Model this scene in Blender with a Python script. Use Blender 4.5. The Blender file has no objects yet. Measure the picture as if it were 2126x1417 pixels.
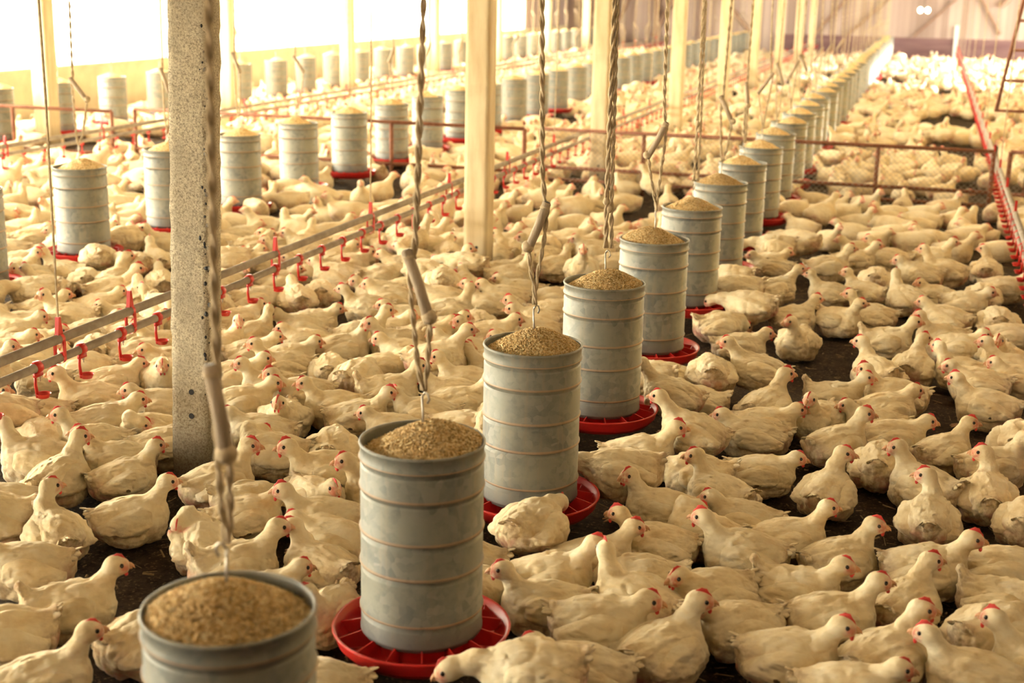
import bpy, math, random
import numpy as np
from math import pi, radians, sin, cos
from mathutils import Vector, Matrix

# ------------------------------------------------------------------ camera, world, lights
SC = bpy.context.scene
COL = SC.collection
IMG_W, IMG_H = 2126, 1417
FOC = 2830.0
PITCH, YAW, ROLL, CAM_Z = 0.25602, 0.28889, 0.0208, 1.794
EXPOSURE = 0.5

def cam_axes():
    cp, sp = cos(PITCH), sin(PITCH)
    f = np.array([-sin(YAW)*cp, cos(YAW)*cp, -sp]); r = np.array([cos(YAW), sin(YAW), 0.0]); u = np.cross(r, f)
    c, s = cos(ROLL), sin(ROLL)
    return c*r+s*u, -s*r+c*u, f
CR, CU, CF = cam_axes()
CAM = np.array([0, 0, CAM_Z])

def project(x, y, z):
    d = np.array([x, y, z]) - CAM; w = d @ CF
    return IMG_W/2+FOC*(d @ CR)/w, IMG_H/2-FOC*(d @ CU)/w, w

def ground_at(px, py, z=0.0):
    d = CF+(px-IMG_W/2)/FOC*CR-(py-IMG_H/2)/FOC*CU
    t = (z-CAM_Z)/d[2]
    return CAM+t*d

def z_at(x, y, py):
    lo, hi = -1.0, 4.0
    for _ in range(40):
        m = (lo+hi)/2
        if project(x, y, m)[1] > py: lo = m
        else: hi = m
    return lo

cd = bpy.data.cameras.new('camera')
cam = bpy.data.objects.new('camera', cd); COL.objects.link(cam)
cam.matrix_world = Matrix(((CR[0], CU[0], -CF[0], 0), (CR[1], CU[1], -CF[1], 0), (CR[2], CU[2], -CF[2], CAM_Z), (0, 0, 0, 1)))
cd.sensor_fit = 'HORIZONTAL'; cd.sensor_width = 36.0; cd.lens = FOC/IMG_W*36.0
cd.clip_start = 0.05; cd.clip_end = 300
cd.dof.use_dof = True; cd.dof.focus_distance = 4.9; cd.dof.aperture_fstop = 2.9
SC.camera = cam

vs = SC.view_settings
vs.view_transform = 'Standard'; vs.look = 'None'; vs.gamma = 1.0; vs.use_curve_mapping = False; vs.exposure = EXPOSURE

wld = bpy.data.worlds.new('daylight'); SC.world = wld; wld.use_nodes = True
bg = wld.node_tree.nodes['Background']
bg.inputs['Color'].default_value = (1.0, 0.91, 0.68, 1); bg.inputs['Strength'].default_value = 26.0
SC.cycles.max_bounces = 5; SC.cycles.diffuse_bounces = 3; SC.cycles.glossy_bounces = 2
SC.cycles.transmission_bounces = 2; SC.cycles.caustics_reflective = False; SC.cycles.caustics_refractive = False
SC.cycles.sample_clamp_indirect = 6.0; SC.cycles.use_denoising = True; SC.cycles.adaptive_threshold = 0.025

def light(name, kind, loc, energy, color, size=None, rot=(0, 0, 0), **kw):
    l = bpy.data.lights.new(name, kind); l.energy = energy; l.color = color
    if kind == 'AREA':
        l.shape = 'RECTANGLE'; l.size, l.size_y = size
    for k, v in kw.items(): setattr(l, k, v)
    o = bpy.data.objects.new(name, l); COL.objects.link(o); o.location = loc; o.rotation_euler = rot
    return o
sun = light('sun', 'SUN', (30, 30, 20), 16.0, (1.0, 0.95, 0.86), rot=(0, radians(76), radians(6)), angle=radians(1.5))
FILL_LAMP_SPOTS = [(-1.9, 1.0), (0.5, 3.0), (-0.2, 6.4), (0.2, 10.2), (0.2, 14.0), (0.2, 18.0), (0.2, 22.0), (-3.9, 5.6), (-3.9, 9.6), (-3.9, 13.4), (-3.9, 18.0), (-6.4, 8.0), (-7.4, 15.0), (-6.5, 21.0), (-3.0, 24.0)]  # unseen lamps added overhead to brighten the flock
FILL_LAMP_Z, FILL_LAMP_W, FILL_LAMP_COL = 2.45, 58.0, (1.0, 0.79, 0.46)
for lx, ly in FILL_LAMP_SPOTS:
    light('fill_lamp_glow', 'POINT', (lx, ly, FILL_LAMP_Z-0.05), FILL_LAMP_W*(.36 if ly < 3.5 else .62 if ly < 7 else .8 if ly < 12 else 1.5), FILL_LAMP_COL, shadow_soft_size=0.05)

# ------------------------------------------------------------------ helpers
rng = np.random.default_rng(7)
random.seed(11)

def smooth(me):
    me.polygons.foreach_set('use_smooth', np.ones(len(me.polygons), dtype=bool))

def mesh_from(name, V, F, mat=None, smooth_shade=False):
    """V (n,3) array, F list/array of faces; arrays of quads or triangles go in fast."""
    me = bpy.data.meshes.new(name)
    V = np.asarray(V, dtype=np.float32)
    if isinstance(F, np.ndarray):
        n, k = F.shape
        me.vertices.add(len(V)); me.vertices.foreach_set('co', V.ravel())
        me.loops.add(n*k); me.loops.foreach_set('vertex_index', F.astype(np.int32).ravel())
        me.polygons.add(n); me.polygons.foreach_set('loop_start', np.arange(0, n*k, k, dtype=np.int32))
        me.polygons.foreach_set('loop_total', np.full(n, k, dtype=np.int32))
        me.update(calc_edges=True); me.validate()
    else:
        me.from_pydata([tuple(map(float, v)) for v in V], [], [tuple(int(i) for i in f) for f in F])
    if mat: me.materials.append(mat)
    if smooth_shade: smooth(me)
    return me

def ob(name, me, parent=None, loc=None):
    o = bpy.data.objects.new(name, me); COL.objects.link(o)
    if parent is not None: o.parent = parent
    if loc is not None: o.location = loc
    return o

def tag(o, label=None, cat=None, group=None, kind=None):
    if label: o['label'] = label
    if cat: o['category'] = cat
    if group: o['group'] = group
    if kind: o['kind'] = kind
    return o

def thing(name, label, cat, loc=(0, 0, 0), rz=0, group=None):
    o = bpy.data.objects.new(name, None); COL.objects.link(o)
    o.empty_display_size = 0.05; o.location = loc; o.rotation_euler = (0, 0, rz)
    return tag(o, label, cat, group)

class MB:
    """collects shapes into one mesh"""
    def __init__(s): s.V = []; s.F = []; s.n = 0
    def add(s, V, F):
        V = np.asarray(V, float); s.V.append(V); s.F += [tuple(i+s.n for i in f) for f in F]; s.n += len(V); return s
    def box(s, c, d, rot=None, bev=0.0):
        x, y, z = (np.array(d)/2)
        if bev <= 0:
            V = np.array([(-x, -y, -z), (x, -y, -z), (x, y, -z), (-x, y, -z), (-x, -y, z), (x, -y, z), (x, y, z), (-x, y, z)])
            F = [(0, 3, 2, 1), (4, 5, 6, 7), (0, 1, 5, 4), (1, 2, 6, 5), (2, 3, 7, 6), (3, 0, 4, 7)]
        else:
            b = bev; V = []
            ring = [(-x+b, -y), (x-b, -y), (x, -y+b), (x, y-b), (x-b, y), (-x+b, y), (-x, y-b), (-x, -y+b)]
            ins = [(-x+b, -y+b), (x-b, -y+b), (x-b, -y+b), (x-b, y-b), (x-b, y-b), (-x+b, y-b), (-x+b, y-b), (-x+b, -y+b)]
            for zz, rr in ((-z, ins), (-z+b, ring), (z-b, ring), (z, ins)):
                V += [(p[0], p[1], zz) for p in rr]
            F = [tuple(range(7, -1, -1)), tuple(range(24, 32))]
            for k in range(3):
                for i in range(8):
                    j = (i+1) % 8; F.append((k*8+i, k*8+j, k*8+8+j, k*8+8+i))
            V = np.array(V)
        if rot is not None: V = V @ np.array(rot.to_3x3() if hasattr(rot, 'to_3x3') else rot).T
        return s.add(V+np.array(c), F)
    def tube(s, pts, r, n=8, caps=True, closed=False):
        P = np.asarray(pts, float); m = len(P)
        R = np.full(m, r) if np.isscalar(r) else np.asarray(r, float)
        T = np.gradient(P, axis=0) if m > 2 else np.repeat((P[1]-P[0])[None], 2, 0)
        if closed: T = np.roll(P, -1, 0)-np.roll(P, 1, 0)
        T = T/np.maximum(np.linalg.norm(T, axis=1, keepdims=True), 1e-9)
        a = np.array([0, 0, 1.0]) if abs(T[0][2]) < .9 else np.array([1.0, 0, 0])
        N = np.cross(T[0], a); N /= np.linalg.norm(N)
        V = []; ang = np.arange(n)*2*pi/n
        for i in range(m):
            N = N-T[i]*(N @ T[i]); N /= max(np.linalg.norm(N), 1e-9); B = np.cross(T[i], N)
            V.append(P[i]+R[i]*(np.cos(ang)[:, None]*N+np.sin(ang)[:, None]*B))
        V = np.concatenate(V); F = []
        for i in range(m if closed else m-1):
            a0 = i*n; b0 = ((i+1) % m)*n
            for k in range(n):
                F.append((a0+k, a0+(k+1) % n, b0+(k+1) % n, b0+k))
        if caps and not closed: F += [tuple(range(n-1, -1, -1)), tuple(range((m-1)*n, m*n))]
        return s.add(V, F)
    def lathe(s, prof, n=48, c=(0, 0, 0), capb=False, capt=False):
        prof = np.asarray(prof, float); a = np.arange(n)*2*pi/n
        V = np.concatenate([np.stack([p[0]*np.cos(a), p[0]*np.sin(a), np.full(n, p[1])], 1) for p in prof])+np.array(c)
        F = []
        for i in range(len(prof)-1):
            for k in range(n):
                F.append((i*n+k, i*n+(k+1) % n, (i+1)*n+(k+1) % n, (i+1)*n+k))
        if capb: F.append(tuple(range(n-1, -1, -1)))
        if capt: F.append(tuple(range((len(prof)-1)*n, len(prof)*n)))
        return s.add(V, F)
    def ball(s, c, r, n=10, m=7):
        r = np.ones(3)*np.array(r); V = [(0, 0, -1)]; F = []
        for i in range(1, m):
            t = -pi/2+pi*i/m
            for k in range(n): V.append((cos(t)*cos(2*pi*k/n), cos(t)*sin(2*pi*k/n), sin(t)))
        V.append((0, 0, 1)); L = len(V)-1
        for k in range(n):
            F.append((0, 1+(k+1) % n, 1+k)); F.append((L, L-n+k, L-n+(k+1) % n))
        for i in range(m-2):
            for k in range(n): F.append((1+i*n+k, 1+i*n+(k+1) % n, 1+(i+1)*n+(k+1) % n, 1+(i+1)*n+k))
        return s.add(np.array(V)*r+np.array(c), F)
    def mesh(s, name, mat, sm=False):
        me = mesh_from(name, np.concatenate(s.V), s.F, mat)
        if sm: smooth(me)
        return me
    def build(s, name, mat, parent=None, sm=False, loc=None):
        return ob(name, s.mesh(name, mat, sm), parent, loc)

ORD = ['nearest', 'second', 'third', 'fourth', 'fifth', 'sixth', 'seventh', 'eighth', 'ninth', 'tenth', 'eleventh', 'twelfth', 'thirteenth', 'fourteenth', 'fifteenth', 'sixteenth', 'seventeenth', 'eighteenth', 'nineteenth', 'twentieth']
def ordinal(i):
    if i < 20: return ORD[i]
    t = ['twenty', 'thirty', 'forty', 'fifty'][(i+1)//10-2]; u = (i+1) % 10
    return {'twenty': 'twentieth', 'thirty': 'thirtieth', 'forty': 'fortieth', 'fifty': 'fiftieth'}[t] if u == 0 else t+'-'+('first' if u == 1 else ORD[u-1])

# ------------------------------------------------------------------ materials
def mat_base(name, color=(.5, .5, .5), rough=.6, metal=0.0, spec=0.4):
    m = bpy.data.materials.new(name); m.use_nodes = True
    b = m.node_tree.nodes['Principled BSDF']
    b.inputs['Base Color'].default_value = (*color, 1); b.inputs['Roughness'].default_value = rough
    b.inputs['Metallic'].default_value = metal; b.inputs['Specular IOR Level'].default_value = spec
    return m, m.node_tree, b

def nd(nt, typ, **kw):
    n = nt.nodes.new(typ)
    for k, v in kw.items():
        if k.startswith('i_'): n.inputs[k[2:].replace('_', ' ')].default_value = v
        else: setattr(n, k, v)
    return n

def noise(nt, scale, detail=3, rough=.55, vec=None, dim='3D', dist=0.0):
    n = nd(nt, 'ShaderNodeTexNoise', noise_dimensions=dim); n.inputs['Scale'].default_value = scale
    n.inputs['Detail'].default_value = detail; n.inputs['Roughness'].default_value = rough; n.inputs['Distortion'].default_value = dist
    if vec is not None: nt.links.new(vec, n.inputs['Vector'])
    return n

def ramp(nt, fac, stops, interp='LINEAR'):
    r = nd(nt, 'ShaderNodeValToRGB'); r.color_ramp.interpolation = interp
    el = r.color_ramp.elements
    while len(el) < len(stops): el.new(0.5)
    for e, (p, c) in zip(el, stops):
        e.position = p; e.color = (*c, 1) if len(c) == 3 else c
    nt.links.new(fac, r.inputs['Fac']); return r

def mixc(nt, fac, a, b, mode='MIX'):
    m = nd(nt, 'ShaderNodeMix', data_type='RGBA', blend_type=mode)
    for sock, v in ((m.inputs[0], fac), (m.inputs[6], a), (m.inputs[7], b)):
        if hasattr(v, 'is_output'): nt.links.new(v, sock)
        elif isinstance(v, (int, float)): sock.default_value = v
        else: sock.default_value = (*v, 1)
    return m.outputs[2]

def bump(nt, b, h, strength=.4, dist=.01):
    n = nd(nt, 'ShaderNodeBump'); n.inputs['Strength'].default_value = strength; n.inputs['Distance'].default_value = dist
    nt.links.new(h, n.inputs['Height']); nt.links.new(n.outputs['Normal'], b.inputs['Normal']); return n

def coords(nt, scale=None, which='Object'):
    c = nd(nt, 'ShaderNodeTexCoord').outputs[which]
    if scale is None: return c
    mp = nd(nt, 'ShaderNodeMapping'); mp.inputs['Scale'].default_value = scale; nt.links.new(c, mp.inputs['Vector']); return mp.outputs['Vector']

def noisy(name, c1, c2, scale=8, rough=.6, metal=0.0, bmp=.2, bscale=None, stretch=None, bdist=.01, spec=.4, lo=.35, hi=.65, which='Object'):
    m, nt, b = mat_base(name, c1, rough, metal, spec)
    v = coords(nt, stretch, which)
    n = noise(nt, scale, 5, .6, v)
    nt.links.new(ramp(nt, n.outputs['Fac'], [(lo, c1), (hi, c2)]).outputs['Color'], b.inputs['Base Color'])
    if bmp:
        n2 = noise(nt, bscale or scale*4, 4, .6, v); bump(nt, b, n2.outputs['Fac'], bmp, bdist)
    return m

M = {}
# plumage: cream, with random tint per bird, skin, dirt and painted shade from the bird's own mask
def plumage(name):
    m, nt, b = mat_base(name, (.8, .7, .5), .85, 0, .15)
    oi = nd(nt, 'ShaderNodeObjectInfo'); tc = nd(nt, 'ShaderNodeTexCoord')
    off = nd(nt, 'ShaderNodeVectorMath', operation='ADD'); sc = nd(nt, 'ShaderNodeMath', operation='MULTIPLY'); sc.inputs[1].default_value = 37.0
    nt.links.new(oi.outputs['Random'], sc.inputs[0]); nt.links.new(tc.outputs['Object'], off.inputs[0]); nt.links.new(sc.outputs[0], off.inputs[1])
    v = off.outputs[0]
    at = nd(nt, 'ShaderNodeAttribute', attribute_name='mask')
    sep = nd(nt, 'ShaderNodeSeparateColor'); nt.links.new(at.outputs['Color'], sep.inputs[0])
    n1 = noise(nt, 9, 4, .6, v, dist=.4)
    base = ramp(nt, n1.outputs['Fac'], [(.3, (.74, .58, .33)), (.5, (.86, .74, .50)), (.7, (.92, .84, .64))]).outputs['Color']
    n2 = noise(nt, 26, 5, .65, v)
    dirt_shade_n = nd(nt, 'ShaderNodeMath', operation='MULTIPLY'); nt.links.new(ramp(nt, n2.outputs['Fac'], [(.34, (0, 0, 0)), (.62, (1, 1, 1))]).outputs['Color'], dirt_shade_n.inputs[0])
    nt.links.new(sep.outputs['Green'], dirt_shade_n.inputs[1])
    c = mixc(nt, dirt_shade_n.outputs[0], base, (.36, .22, .12))
    pk = nd(nt, 'ShaderNodeMath', operation='MULTIPLY'); n3 = noise(nt, 14, 4, .6, v)
    nt.links.new(ramp(nt, n3.outputs['Fac'], [(.44, (0, 0, 0)), (.62, (1, 1, 1))]).outputs['Color'], pk.inputs[0]); nt.links.new(sep.outputs['Blue'], pk.inputs[1])
    c = mixc(nt, pk.outputs[0], c, (.52, .22, .18))
    c = mixc(nt, sep.outputs['Red'], c, (.66, .20, .15))
    hsv = nd(nt, 'ShaderNodeHueSaturation'); mr = nd(nt, 'ShaderNodeMapRange'); mr.inputs['To Min'].default_value = .86; mr.inputs['To Max'].default_value = 1.06
    nt.links.new(oi.outputs['Random'], mr.inputs['Value']); nt.links.new(mr.outputs[0], hsv.inputs['Value']); nt.links.new(c, hsv.inputs['Color'])
    nt.links.new(hsv.outputs[0], b.inputs['Base Color'])
    mp = nd(nt, 'ShaderNodeMapping'); mp.inputs['Scale'].default_value = (.75, 1.5, 1.5); nt.links.new(v, mp.inputs['Vector'])
    vor = nd(nt, 'ShaderNodeTexVoronoi', feature='SMOOTH_F1'); vor.inputs['Scale'].default_value = 50; nt.links.new(mp.outputs[0], vor.inputs['Vector'])
    nf = noise(nt, 85, 4, .65, mp.outputs[0])
    ad = nd(nt, 'ShaderNodeMath', operation='MULTIPLY_ADD'); nt.links.new(nf.outputs['Fac'], ad.inputs[0]); ad.inputs[1].default_value = .5; nt.links.new(vor.outputs['Distance'], ad.inputs[2])
    bump(nt, b, ad.outputs[0], .55, .006)
    try:
        b.inputs['Sheen Weight'].default_value = .25; b.inputs['Sheen Roughness'].default_value = .5; b.inputs['Sheen Tint'].default_value = (1, .93, .8, 1)
    except Exception: pass
    return m
M['plumage'] = plumage('white_plumage')
M['comb'] = noisy('red_comb', (.72, .06, .05), (.60, .05, .05), 60, .5, bmp=.3)
M['beak'] = mat_base('horn_beak', (.66, .36, .20), .45)[0]
M['eye'] = mat_base('dark_eye', (.015, .01, .008), .12, 0, .6)[0]
M['leg'] = noisy('scaly_leg', (.72, .46, .26), (.60, .34, .20), 60, .6, bmp=.4)
M['red'] = noisy('red_plastic', (.60, .025, .022), (.50, .03, .025), 14, .38, bmp=.05, bscale=60)
M['black'] = mat_base('black_plastic', (.02, .02, .025), .5)[0]
M['pvc'] = noisy('grey_pipe', (.46, .41, .35), (.33, .28, .23), 12, .5, bmp=.1)
M['wire'] = mat_base('steel_wire', (.42, .38, .32), .4, .7)[0]
M['rope'] = noisy('hemp_rope', (.60, .49, .33), (.38, .29, .18), 40, .9, bmp=.4, bscale=300, bdist=.003)
M['stick'] = noisy('grey_stick', (.46, .37, .27), (.27, .21, .15), 20, .85, bmp=.5, stretch=(1, 1, .2))
M['rust'] = noisy('rusty_iron', (.20, .075, .045), (.30, .13, .075), 25, .75, .2, bmp=.4)
M['tin'] = mat_base('dull_tin', (.3, .3, .3), .5, .6)[0]
M['bulb'] = mat_base('bulb_glass', (1, .9, .7), .3)[0]
_b = M['bulb'].node_tree.nodes['Principled BSDF']; _b.inputs['Emission Color'].default_value = (1, .85, .6, 1); _b.inputs['Emission Strength'].default_value = 12

def galvanised():
    m, nt, b = mat_base('galvanised_steel', (.35, .37, .36), .5, .15)
    v = coords(nt)
    vor = nd(nt, 'ShaderNodeTexVoronoi'); vor.inputs['Scale'].default_value = 45; nt.links.new(v, vor.inputs['Vector'])
    sep = nd(nt, 'ShaderNodeSeparateColor'); nt.links.new(vor.outputs['Color'], sep.inputs[0])
    n = noise(nt, 7, 5, .65, v)
    spangle = ramp(nt, sep.outputs['Red'], [(0, (.128, .138, .135)), (1, (.238, .236, .212))]).outputs['Color']
    c = mixc(nt, ramp(nt, n.outputs['Fac'], [(.40, (0, 0, 0)), (.62, (1, 1, 1))]).outputs['Color'], spangle, (.24, .24, .205))
    st = noise(nt, 30, 3, .6, coords(nt, (1, 1, .07)))
    c = mixc(nt, ramp(nt, st.outputs['Fac'], [(.55, (0, 0, 0)), (.72, (.4, .4, .4))]).outputs['Color'], c, (.31, .25, .17))
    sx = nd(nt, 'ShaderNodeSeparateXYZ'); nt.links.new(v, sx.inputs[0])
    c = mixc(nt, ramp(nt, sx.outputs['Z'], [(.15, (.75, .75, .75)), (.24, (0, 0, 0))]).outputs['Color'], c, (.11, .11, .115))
    st = [(0, (0, 0, 0))]                             # warm glint on each rolled groove, painted in as an orange line
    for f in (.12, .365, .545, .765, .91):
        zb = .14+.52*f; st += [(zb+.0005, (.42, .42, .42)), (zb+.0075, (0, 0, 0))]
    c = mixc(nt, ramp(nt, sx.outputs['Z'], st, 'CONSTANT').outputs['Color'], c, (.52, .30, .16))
    nt.links.new(c, b.inputs['Base Color'])
    nt.links.new(ramp(nt, n.outputs['Fac'], [(.3, (.42, .42, .42)), (.7, (.62, .62, .62))]).outputs['Color'], b.inputs['Roughness'])
    bump(nt, b, noise(nt, 90, 3, .5, v).outputs['Fac'], .12, .004)
    return m
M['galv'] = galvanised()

def feedmat():
    m, nt, b = mat_base('feed_pellets', (.6, .42, .2), .85)
    v = coords(nt)
    vor = nd(nt, 'ShaderNodeTexVoronoi'); vor.inputs['Scale'].default_value = 170; nt.links.new(v, vor.inputs['Vector'])
    sep = nd(nt, 'ShaderNodeSeparateColor'); nt.links.new(vor.outputs['Color'], sep.inputs[0])
    nt.links.new(ramp(nt, sep.outputs['Green'], [(0, (.54, .33, .13)), (.5, (.88, .63, .29)), (1, (.97, .82, .50))]).outputs['Color'], b.inputs['Base Color'])
    bump(nt, b, vor.outputs['Distance'], .9, .008)
    return m
M['feed'] = feedmat()

def littermat():
    m, nt, b = mat_base('dark_litter', (.05, .035, .025), .95, 0, .2)
    v = coords(nt)
    n1 = noise(nt, 2.2, 5, .65, v); n2 = noise(nt, 38, 6, .75, v)
    c = ramp(nt, n2.outputs['Fac'], [(.34, (.016, .011, .008)), (.55, (.055, .037, .024)), (.74, (.13, .09, .06))]).outputs['Color']
    c = mixc(nt, ramp(nt, n1.outputs['Fac'], [(.4, (0, 0, 0)), (.65, (.6, .6, .6))]).outputs['Color'], c, (.085, .058, .04))
    vor = nd(nt, 'ShaderNodeTexVoronoi'); vor.inputs['Scale'].default_value = 150; nt.links.new(v, vor.inputs['Vector'])
    sep = nd(nt, 'ShaderNodeSeparateColor'); nt.links.new(vor.outputs['Color'], sep.inputs[0])
    chip = ramp(nt, sep.outputs['Red'], [(.93, (0, 0, 0)), (.95, (.5, .5, .5))]).outputs['Color']
    c = mixc(nt, chip, c, (.24, .17, .10))
    nt.links.new(c, b.inputs['Base Color'])
    bump(nt, b, n2.outputs['Fac'], .9, .03)
    return m
M['litter'] = littermat()
M['straw'] = noisy('straw_chips', (.34, .24, .13), (.12, .08, .05), 9, .9, bmp=0, which='Generated')

def speckled():
    m, nt, b = mat_base('speckled_concrete', (.45, .38, .28), .9, 0, .2)
    v = coords(nt)
    n1 = noise(nt, 150, 4, .7, v); n2 = noise(nt, 5, 4, .6, v)
    c = ramp(nt, n1.outputs['Fac'], [(.32, (.24, .19, .13)), (.47, (.62, .53, .38)), (.62, (.86, .78, .60))]).outputs['Color']
    c = mixc(nt, ramp(nt, n2.outputs['Fac'], [(.42, (0, 0, 0)), (.6, (.45, .45, .45))]).outputs['Color'], c, (.38, .33, .25))
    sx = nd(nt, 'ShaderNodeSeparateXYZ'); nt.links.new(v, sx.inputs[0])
    c = mixc(nt, ramp(nt, sx.outputs['Z'], [(.02, (.9, .9, .9)), (.16, (.7, .7, .7)), (.42, (0, 0, 0))]).outputs['Color'], c, (.07, .05, .035))  # dirty foot, with shadow painted in further up the lower post
    nt.links.new(c, b.inputs['Base Color']); bump(nt, b, n1.outputs['Fac'], .9, .008)
    return m
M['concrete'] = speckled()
def creampost():
    m, nt, b = mat_base('cream_post', (.74, .60, .38), .75, 0, .25)
    v = coords(nt, (1, 1, .12))
    n1 = noise(nt, 16, 5, .6, v); n2 = noise(nt, 3, 4, .6, coords(nt))
    c = ramp(nt, n1.outputs['Fac'], [(.3, (.62, .47, .27)), (.6, (.78, .66, .44))]).outputs['Color']
    c = mixc(nt, ramp(nt, n2.outputs['Fac'], [(.55, (0, 0, 0)), (.75, (.5, .5, .5))]).outputs['Color'], c, (.50, .36, .2))
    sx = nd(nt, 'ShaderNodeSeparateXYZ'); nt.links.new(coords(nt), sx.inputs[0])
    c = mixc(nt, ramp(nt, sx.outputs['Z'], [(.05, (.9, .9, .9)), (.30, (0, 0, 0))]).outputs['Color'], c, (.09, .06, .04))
    nt.links.new(c, b.inputs['Base Color']); bump(nt, b, n1.outputs['Fac'], .25, .006)
    return m
M['cream'] = creampost()
M['limewash'] = noisy('limewashed_wall', (.80, .70, .50), (.66, .55, .38), 3, .9, bmp=.3, bscale=20)
def planks():
    m, nt, b = mat_base('vertical_planks', (.6, .47, .42), .85)
    v = coords(nt)
    sx = nd(nt, 'ShaderNodeSeparateXYZ'); nt.links.new(v, sx.inputs[0])
    w = nd(nt, 'ShaderNodeMath', operation='MULTIPLY'); w.inputs[1].default_value = 6.0; nt.links.new(sx.outputs['X'], w.inputs[0])
    fr = nd(nt, 'ShaderNodeMath', operation='FRACT'); nt.links.new(w.outputs[0], fr.inputs[0])
    fl = nd(nt, 'ShaderNodeMath', operation='FLOOR'); nt.links.new(w.outputs[0], fl.inputs[0])
    wn = nd(nt, 'ShaderNodeTexWhiteNoise', noise_dimensions='1D'); nt.links.new(fl.outputs[0], wn.inputs['W'])
    c = ramp(nt, wn.outputs['Value'], [(0, (.30, .22, .20)), (.5, (.40, .305, .285)), (1, (.50, .405, .38))]).outputs['Color']
    gap = ramp(nt, fr.outputs[0], [(.0, (1, 1, 1)), (.06, (0, 0, 0))]).outputs['Color']
    c = mixc(nt, gap, c, (.20, .14, .12))
    nt.links.new(c, b.inputs['Base Color']); bump(nt, b, noise(nt, 12, 4, .6, coords(nt, (4, 4, .3))).outputs['Fac'], .3, .01)
    return m
M['planks'] = planks()
M['darkboard'] = noisy('dark_board', (.16, .085, .10), (.22, .13, .14), 5, .8, bmp=.2, stretch=(.2, 1, 2))
M['brace'] = noisy('brown_brace', (.25, .15, .12), (.33, .22, .17), 8, .8)
M['roof'] = noisy('roof_boards', (.50, .40, .27), (.38, .29, .19), 4, .85, bmp=.2)
M['sand'] = noisy('pale_ground', (.75, .68, .54), (.62, .55, .42), 1.2, .95)
M['white_trim'] = mat_base('white_paint', (.85, .83, .84), .6)[0]

def diffusermat():
    m = bpy.data.materials.new('diffuser_cloth'); m.use_nodes = True; nt = m.node_tree; nt.nodes.clear()
    o = nd(nt, 'ShaderNodeOutputMaterial'); mx = nd(nt, 'ShaderNodeMixShader'); mx.inputs[0].default_value = .55
    d = nd(nt, 'ShaderNodeBsdfDiffuse'); d.inputs[0].default_value = (.82, .74, .55, 1); t = nd(nt, 'ShaderNodeBsdfTranslucent'); t.inputs[0].default_value = (.82, .70, .46, 1)
    nt.links.new(d.outputs[0], mx.inputs[1]); nt.links.new(t.outputs[0], mx.inputs[2]); nt.links.new(mx.outputs[0], o.inputs[0]); return m
M['diffuser'] = diffusermat()
# ------------------------------------------------------------------ chickens: smooth-blended solids turned into one continuous skin
def lattice(seed):
    return np.random.default_rng(seed).random((32, 32, 32)).astype(np.float32)
_LAT = [lattice(s) for s in range(3)]
def vnoise(P, sc, k=0):
    L = _LAT[k % 3]; q = P*np.asarray(sc, dtype=np.float32)+k*7.31
    i = np.floor(q).astype(np.int32); f = (q-i).astype(np.float32); f = f*f*(3-2*f); i &= 31; j = (i+1) & 31
    x0, y0, z0 = i[..., 0], i[..., 1], i[..., 2]; x1, y1, z1 = j[..., 0], j[..., 1], j[..., 2]; fx, fy, fz = f[..., 0], f[..., 1], f[..., 2]
    a = L[x0, y0, z0]*(1-fx)+L[x1, y0, z0]*fx; b = L[x0, y1, z0]*(1-fx)+L[x1, y1, z0]*fx
    c = L[x0, y0, z1]*(1-fx)+L[x1, y0, z1]*fx; d = L[x0, y1, z1]*(1-fx)+L[x1, y1, z1]*fx
    return ((a*(1-fy)+b*fy)*(1-fz)+(c*(1-fy)+d*fy)*fz)*2-1

def sd_ell(P, c, r, rot=None):
    q = P-np.asarray(c, dtype=np.float32)
    if rot is not None: q = q @ np.asarray(rot, dtype=np.float32)
    r = np.asarray(r, dtype=np.float32)
    k0 = np.linalg.norm(q/r, axis=-1); k1 = np.linalg.norm(q/(r*r), axis=-1)
    return k0*(k0-1)/np.maximum(k1, 1e-6)
def sd_cone(P, a, b, r1, r2):
    a = np.asarray(a, dtype=np.float32); b = np.asarray(b, dtype=np.float32); ba = b-a
    t = np.clip(((P-a) @ ba)/max(float(ba @ ba), 1e-9), 0, 1)
    return np.linalg.norm(P-a-t[..., None]*ba, axis=-1)-(r1+(r2-r1)*t)
def smin(a, b, k):
    h = np.maximum(k-np.abs(a-b), 0)/k
    return np.minimum(a, b)-h*h*k*.25
def rotm(yaw=0, pitch=0, roll=0):
    return np.array(Matrix.Rotation(yaw, 3, 'Z') @ Matrix.Rotation(-pitch, 3, 'Y') @ Matrix.Rotation(roll, 3, 'X'))

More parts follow.
